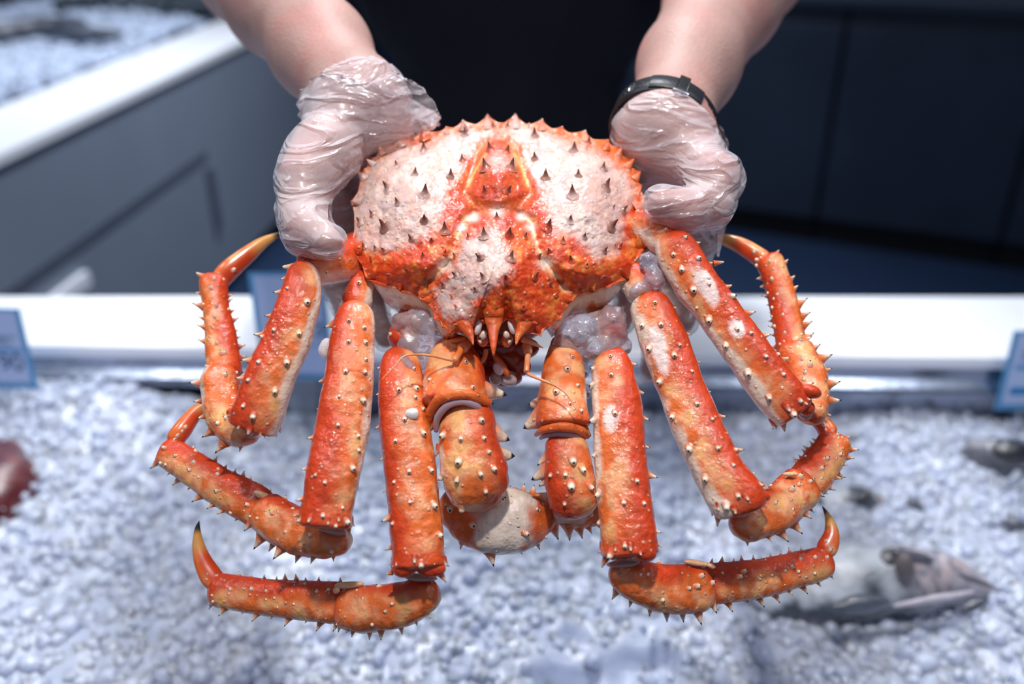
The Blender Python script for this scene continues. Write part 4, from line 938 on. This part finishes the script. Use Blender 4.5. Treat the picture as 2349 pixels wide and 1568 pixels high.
# gloves: a loose film over each hand with a flared cuff
def glove(prims, lo, hi, cut_p, cut_n, extra, seed):
    fg = field(prims + extra, .0016, .014)
    def f(p):
        q = fg(p); w1 = noise(p * np.array([38, 38, 95]) + 2.5 * noise(p * 22, seed)[..., None], seed + 1)
        q = q - .0014 * (1 - np.abs(w1) * 2) - .0008 * noise(p * 60, seed + 2)
        return np.maximum(q, (p - cut_p) @ cut_n)
    return surface_net(f, lo, hi, .0017)
def gcuff(g, st, seed, ratio=.75, amp=.10):
    h = limb(st, lambda pos, t, ct, sn: np.broadcast_to([.85, .8, .85], pos.shape), n=60, m=120, cap0=0, cap1=0, lump=0, ratio=ratio, openend=True)
    v, f, c = h.arrays(); pos = h.frame[0]; n = len(pos); v = v.reshape(n, 120, 3); T = h.frame[1]
    rel = v - pos[:, None]; r = np.linalg.norm(rel, axis=-1)
    tt = np.linspace(0, 1, n)[:, None]
    w1 = fbm(v * np.array([42, 42, 120]) + seed, 3, seed)
    sc = 1 + amp * w1 * (.35 + tt) + .04 * tt**3
    v = pos[:, None] + rel * sc[..., None] + T[:, None] * (.009 * tt[..., None]**4 * noise(rel * 60, seed)[..., None])
    g.add(v.reshape(-1, 3), f, c)
dL = nrm(P(735, 115, .72) - P(822, 235, .655)); cpL = P(822, 250, .655)
allL = np.array([q[1] for q in handL] + [q[2] for q in handL]); lo, hi = allL.min(0) - .045, allL.max(0) + .045
V, Q = glove(handL + armL[-1:], lo, hi, cpL, dL, [], 80)
g = Geo(); g.add(V, [Q], (.85, .8, .85))
gcuff(g, [(858, 345, .675, 225), (850, 310, .665, 250), (848, 275, .657, 285), (850, 250, .652, 312), (851, 242, .652, 316)], 5)
g.build('glove', M['glove'], person)
dR = nrm(P(1580, 150, .72) - P(1523, 300, .655)); cpR = P(1530, 352, .66)
allR = np.array([q[1] for q in handR] + [q[2] for q in handR]); lo, hi = allR.min(0) - .045, allR.max(0) + .045
V, Q = glove(handR + armR[-1:], lo, hi, cpR, dR, [], 90)
g = Geo(); g.add(V, [Q], (.85, .8, .85))
gcuff(g, [(1550, 405, .674, 205), (1547, 385, .67, 228), (1543, 365, .664, 246), (1540, 350, .66, 254)], 9, amp=.06)
# loose plastic hanging behind the folded thumb
fl = []
for i in range(16):
    t = i / 15
    a = P(1600 + 20 * t, 500 + 40 * t, .615 + .02 * t); 
    x0, y0 = 1688 - 40 * t, 430 + 160 * t; x1, y1 = 1560 + 70 * t, 470 + 95 * t
    row = []
    for j in range(14):
        s = j / 13; row.append(P(x0 + (x1 - x0) * s, y0 + (y1 - y0) * s, .612 + .03 * t + .006 * math.sin(s * 11 + t * 2)))
    fl.append(row)
fl = np.array(fl); back = fl + nrm(fl - CAMP) * .006
g.add(fl, [grid_faces(16, 14, False)], (.85, .8, .85)); g.add(back, [grid_faces(16, 14, False)], (.85, .8, .85))
g.build('glove', M['glove'], person)
# watch strap round the right wrist
ctr = P(1522, 291, .660); ax = dR
sx = nrm(np.cross(ax, nrm(ctr - CAMP))); sy = nrm(np.cross(ax, sx)); 
if sy @ (CAMP - ctr) < 0: sy = -sy
rx, ry = 112 * .658 / F, 100 * .658 / F
def ring(g, a0, a1, r_in, thick, wd, n=90, off=0.0):
    th = np.linspace(math.radians(a0), math.radians(a1), n)
    v = []
    for (dr, da) in [(0, -wd / 2), (thick, -wd / 2 + .001), (thick, wd / 2 - .001), (0, wd / 2)]:
        v.append(ctr + (sx * np.cos(th)[:, None] * (rx + r_in + dr) + sy * np.sin(th)[:, None] * (ry + r_in + dr)) + ax * (da + off))
    v = np.stack(v, 1); g.add(v.reshape(-1, 3), [grid_faces(n, 4), np.array([[0, 1, 2, 3]]), np.array([[3, 2, 1, 0]]) + (n - 1) * 4], (.02, .02, .02))
g = Geo(); ring(g, 0, 359.9, .0008, .0026, .0205); ring(g, 60, 118, .0034, .0016, .017)
o = g.build('watch_strap', M['rubber'], person)
for a in (28, 38, 48, 128, 138, 148):
    t = math.radians(a)
    for s in (-1, 1):
        q = Geo(); c = ctr + sx * math.cos(t) * (rx + .0034) + sy * math.sin(t) * (ry + .0034) + ax * .003 * s
        nn = nrm(sx * math.cos(t) + sy * math.sin(t)); spine(q, c - nn * .0004, nn, .0013, [(1, 0), (1, .6), (.5, .6), (.0, .3)], [0, 0, 2, 2], A_([.10, .08, .08]), m=12)
        q.build('strap_hole', M['rubber'], o)
g = Geo(); ring(g, 88, 99, .0036, .0022, .024, n=12); g.build('strap_keeper', M['rubber'], o)
g = Geo(); ring(g, 85, 101, .0056, .0016, .0035, n=14, off=-.0105); g.build('watch_buckle', M['chrome'], o)
g = Geo(); ring(g, 36, 39, .0036, .001, .012, n=4); g.build('strap_pin', M['chrome'], o)
settle(person, (0, 1.38, 0))
# ------------------------------------------------------------ ice clinging to the crab
def ice_lump(label, blobs, amp, seed, cl=(.88, .80, .86), mt='frost'):
    pr = [('c', P(a, b, d), P(a + 3, b + 3, d), r * d / F, r * d / F * .9, .006) for (a, b, d, r) in blobs]
    f0 = field(pr, 0, .006); cs = np.array([q[1] for q in pr]); R = max(q[3] for q in pr) + .012
    V, Q = surface_net(lambda p: f0(p) + amp * fbm(p * 130, 3, seed) + amp * np.abs(noise(p * 60, seed)), cs.min(0) - R, cs.max(0) + R, .0016)
    g = Geo(); g.add(V, [Q], cl); return tag(g.build('ice_lump', M[mt]), label, 'ice', 'melting ice lumps stuck to the crab')
ice_lump('mauve ice lump wedged between shell and left claw, under the left shell edge', [(935, 740, .592, 34), (975, 735, .59, 36), (1000, 760, .59, 30), (945, 790, .588, 34), (985, 800, .59, 36), (965, 850, .592, 34), (975, 900, .60, 24), (925, 830, .585, 22), (1015, 800, .597, 24)], .0022, 3)
ice_lump('mauve ice lump between the right claw and the leg beside it', [(1310, 760, .592, 34), (1350, 755, .592, 40), (1400, 740, .592, 42), (1350, 800, .59, 36), (1335, 850, .597, 24), (1300, 790, .592, 28), (1420, 790, .594, 34), (1385, 800, .586, 28), (1345, 900, .61, 16)], .0020, 4)
ice_lump('broken ice shard lodged by the right shell edge above a leg joint', [(1490, 600, .588, 22), (1500, 640, .586, 26), (1478, 655, .586, 22), (1462, 665, .584, 16), (1498, 670, .588, 18)], .0024, 5, (.78, .74, .84))
ice_lump('small clear ice lump on top of the second left leg joint from centre', [(930, 835, .5735, 16), (940, 848, .5725, 14), (922, 818, .577, 14)], .0012, 6, (.80, .72, .78))
ice_lump('small white ice crumbs stuck on the outer side of a left leg', [(744, 790, .575, 7), (738, 802, .575, 6), (746, 812, .575, 7), (752, 780, .575, 6)], .0006, 7, (.9, .92, .98), 'ice')
ice_lump('white ice crumb stuck in the middle of a left leg face', [(930, 953, .5537, 5), (940, 947, .5535, 6), (952, 943, .5537, 5), (946, 955, .554, 4)], .0008, 8, (.95, .92, .94), 'ice')

# ------------------------------------------------------------ price cards on the rail
def card(label, x0, x1, z0, z1, y, lean, rot, lines, digits, group='price cards standing along the rail', bar=None, mt='tagp'):
    w_, h_ = x1 - x0, z1 - z0
    r = empty('price_tag')
    g = Geo(); box(g, 0, w_, 0, .002, 0, h_); g.build('card_border', M['tagc'], r, False)
    b = .0065; g = Geo(); box(g, b, w_ - b, -.0006, 0, b * 1.4, h_ - b * .6); g.build('card_face', M[mt], r, False)
    for (a0, a1, zc_, t, key) in lines:
        g = Geo(); box(g, a0 * w_, a1 * w_, -.0010, -.0006, zc_ * h_ - t / 2, zc_ * h_ + t / 2); g.build('printed_line', M[key], r, False)
    for (s, fx, fz, sz) in digits:
        cu = bpy.data.curves.new('printed_price', 'FONT'); cu.body = s; cu.size = sz; cu.extrude = .0002; cu.offset = .0006
        tmp = bpy.data.objects.new('tmp', cu); col.objects.link(tmp); bpy.context.view_layer.update()
        me = bpy.data.meshes.new_from_object(tmp.evaluated_get(bpy.context.evaluated_depsgraph_get())); bpy.data.objects.remove(tmp)
        o = bpy.data.objects.new('printed_price', me); col.objects.link(o); o.parent = r; o.rotation_euler = (math.pi / 2, 0, 0); o.location = (fx * w_, -.0010, fz * h_)
        me.materials.clear(); me.materials.append(M['tagt'])
    g = Geo(); box(g, w_ * .3, w_ * .7, -.004, .006, -.05, .006); g.build('clear_holder', M['clear'], r, False)
    r.location = (x0, y, z0); r.rotation_euler = (lean, 0, rot)
    return tag(r, label, 'price tag', group)
Z = lambda r: CAMZ + r
def at(px, py, y):
    a = P(px, py, 1) - CAMP; t = y / a[1]; return a[0] * t, CAMZ + a[2] * t
xr, zb = at(93, 886, 1.045); xr2, zt = at(78, 708, 1.045)
card('pale blue price tag with large digits at the left edge', xr - .13, xr, zb, zt, 1.045, math.radians(-3), math.radians(-3),
     [(.45, .68, .84, .003, 'tagt'), (.2, .90, .66, .0022, 'tagt'), (.2, .8, .62, .0022, 'tagt'), (.1, .85, .57, .0022, 'tagt'), (0.06, .93, .49, .006, 'tagc')], [('0', .42, .14, .055), ('90', .66, .24, .034)])
xl, zb = at(2282, 940, 1.04); xl2, zt = at(2282, 764, 1.04)
card('grey-blue price tag with bright blue bars at the right edge', xl, xl + .11, zb, zt, 1.04, math.radians(-3), 0,
     [(.3, .75, .91, .003, 'tagt'), (.15, .9, .75, .002, 'tagt'), (.15, .9, .71, .002, 'tagt'), (.15, .85, .65, .002, 'tagt'), (.12, .92, .55, .007, 'tagc'), (.12, .42, .25, .011, 'tagb'), (.52, .9, .25, .011, 'tagb')], [])
xl, zb = at(604, 870, 1.04); xr, zt = at(742, 626, 1.04)
card('pale price tag half hidden behind the crab leg under the left thumb', xl, xr, zb, zt, 1.04, 0, 0,
     [(.5, .95, .34, .002, 'tagc')], [('3', .78, .42, .03)])

# ------------------------------------------------------------ fish in the ice
def fish(name, label, pts, colf, extra=None, ratio=.7, cat='fish', group=None, seed=0, parts=()):
    st = []
    for (px, py, wpx, dz) in pts:
        a = P(px, py, 1) - CAMP; t = (Z(-.685) + dz - CAMZ) / a[2]; p = CAMP + a * t; dep = p[1] * CT - (p[2] - CAMZ) * ST
        st.append([*p, wpx / 2 * dep / F])
    g = limb(st, colf, n=70, m=40, px=False, ratio=ratio, lump=.10, nz=35, seed=seed)
    o = tag(g.build(name, M['fish']), label, cat, group)
    for (pn, px, py, rx, ry, rot, c, dz) in parts:
        a = P(px, py, 1) - CAMP; t = (Z(-.685) + dz - CAMZ) / a[2]; p = CAMP + a * t; dep = p[1] * CT - (p[2] - CAMZ) * ST
        q = Geo(); blob(q, (px, py, dep), (rx, ry, min(rx, ry) * .8, rot), c, amp=.15); q.build(pn, M['fish'], o)
    return o
SIL = np.array([.55, .60, .66]); GRY = np.array([.05, .06, .08]); PNK = np.array([.62, .48, .47])
def fc1(pos, t, ct, sn):
    n_ = fbm(pos * 60, 3, 5); c = mixc(np.broadcast_to(SIL, pos.shape), GRY, sm(.15, .6, ct * -.9 + .5 * n_))
    c = mixc(c, [.50, .47, .52], sm(.5, .62, t + .05 * n_)); c = mixc(c, PNK, .6 * sm(.55, .65, t) * sm(.1, .6, n_)); c = mixc(c, [.8, .85, .9], .8 * sm(.5, .4, t) * sm(.2, .8, ct + n_)); c = mixc(c, GRY, .9 * np.exp(-((t - .46) / .05)**2) * sm(.8, -.2, ct))
    c = mixc(c, GRY * 2, .7 * sm(.2, .6, np.sin(t * 60 + ct * 3 + 4 * n_)) * sm(.55, .62, t) * sm(.9, .8, t)); return mixc(c, GRY, .8 * sm(.5, -.8, ct) * sm(.45, .6, t))
fish('salmon', 'silver fish with open mouth lying on the ice beside the lowest right crab leg', [(1720, 1370, 90, .0), (1830, 1350, 150, .01), (1960, 1335, 165, .022), (2060, 1328, 155, .025), (2150, 1330, 130, .02), (2230, 1345, 80, .012), (2275, 1350, 30, .01)], fc1, seed=2,
     parts=[('pectoral_fin', 1975, 1385, 75, 22, -6, GRY * 1.5, .05), ('gill_cover', 2035, 1292, 30, 40, 25, (.07, .07, .08), .045), ('fin', 2090, 1272, 60, 12, 14, (.10, .10, .13), .058), ('jaw', 2150, 1372, 95, 9, -10, (.50, .46, .52), .045), ('gill_cover', 2075, 1300, 22, 34, -15, (.12, .10, .10), .058), ('mouth_edge', 2235, 1330, 48, 7, 20, (.12, .11, .14), .045), ('eye', 2060, 1268, 15, 12, 0, (.02, .02, .03), .060), ('lower_jaw_tip', 2235, 1388, 34, 12, -25, GRY, .03)])
def fc2(pos, t, ct, sn):
    n_ = fbm(pos * 55, 3, 15); return mixc(mixc(np.broadcast_to(SIL, pos.shape), GRY, sm(-.2, .5, n_ + .7 * np.exp(-((t - .6) / .12)**2))), PNK, .7 * sm(.75, .85, t))
fish('salmon', 'small dark-headed fish buried in ice between the right crab legs and the right edge', [(1860, 1165, 50, -.008), (1920, 1158, 80, .0), (1975, 1150, 74, .006), (2015, 1160, 50, .0), (2030, 1170, 20, 0)], fc2, seed=4,
     parts=[('eye', 1985, 1140, 16, 14, 0, (.02, .02, .02), .03)])
def fc3(pos, t, ct, sn):
    n_ = fbm(pos * 45, 3, 25); return mixc(np.broadcast_to([.09, .095, .12], pos.shape), [.30, .30, .34], sm(.1, .8, n_ + .5 * ct))
fish('salmon', 'dark grey fish half buried in the ice under the right price tag', [(2190, 1035, 50, -.008), (2240, 1050, 90, .0), (2310, 1055, 100, .01), (2400, 1050, 90, .01), (2480, 1040, 60, .0)], fc3, seed=6,
     parts=[('fin', 2320, 1040, 46, 30, 10, (.02, .02, .025), .045)])
fish('salmon', 'thin dark fish back showing through the ice left of the dark grey fish', [(2060, 1145, 16, -.006), (2090, 1155, 26, .003), (2120, 1170, 14, -.004)], fc3, seed=7)
fish('salmon', 'small dark fish back showing at the right edge of the ice', [(2295, 1195, 14, -.006), (2325, 1203, 28, .004), (2370, 1210, 20, -.004)], fc3, seed=8)
def fc4(pos, t, ct, sn):
    n_ = fbm(pos * 40, 3, 35); return mixc(np.broadcast_to([.10, .012, .014], pos.shape), [.20, .05, .045], sm(.0, .8, n_))
fish('red_seafood', 'dark red wet piece of seafood on the ice at the left edge', [(-90, 1240, 160, .0), (-40, 1180, 190, .01), (0, 1110, 180, .02), (20, 1050, 140, .02), (30, 1000, 80, .01)], fc4, seed=9, cat='seafood')

# ------------------------------------------------------------ goods on the left counter
def on_island(n, x0, x1, y0, y1):
    r = np.random.default_rng(3); a = r.uniform(x0, x1, n); b = r.uniform(y0, y1, n); return np.array([isl(p, q) for p, q in zip(a, b)])
def iz(x, y): return CZ + .012 + .03 * float(noise(np.array([x * 3, y * 3, 0.]), 8))
tag(lumps('crushed_ice', on_island(4000, -1.45, -.28, .2, 2.86), iz, .020, (.50, .58, .74), M['ice']), 'crushed ice heaped on the left side counter', 'ice', kind='stuff')
def fbody(label, a, b, wd, seed, cl):
    pa = np.array([*isl(*a), CZ + .05]); pb = np.array([*isl(*b), CZ + .05])
    st = [[*(pa + (pb - pa) * t), r] for t, r in ((0, wd * .3), (.12, wd * .7), (.3, wd), (.55, wd * .95), (.8, wd * .6), (.93, wd * .3), (1, wd * .55))]
    def cf(pos, t, ct, sn): return mixc(np.broadcast_to(cl, pos.shape), np.array(cl) * 3 + .1, sm(.2, .9, fbm(pos * 20, 2, seed)))
    g = limb(st, cf, n=50, m=30, px=False, seed=seed, ratio=.7); return tag(g.build('whole_fish', M['fish']), label, 'fish', 'dark fish on the left side counter')
fbody('dark fish on the left counter, nearest to the white edge', (-.33, 1.30), (-.66, 1.26), .028, 1, (.03, .045, .07))
fbody('dark fish on the left counter in the upper left corner', (-.60, 1.55), (-.90, 1.10), .04, 3, (.03, .035, .05))
def mz(x, y): return CZ + .05 + .02 * float(noise(np.array([x * 6, y * 6, 0.]), 9))
tag(lumps('shellfish_heap', on_island(900, -.95, -.05, 1.95, 2.35), mz, .024, (.02, .035, .055), M['mussel']), 'dark blue-black heap of seafood at the far end of the left counter', 'seafood', kind='stuff')
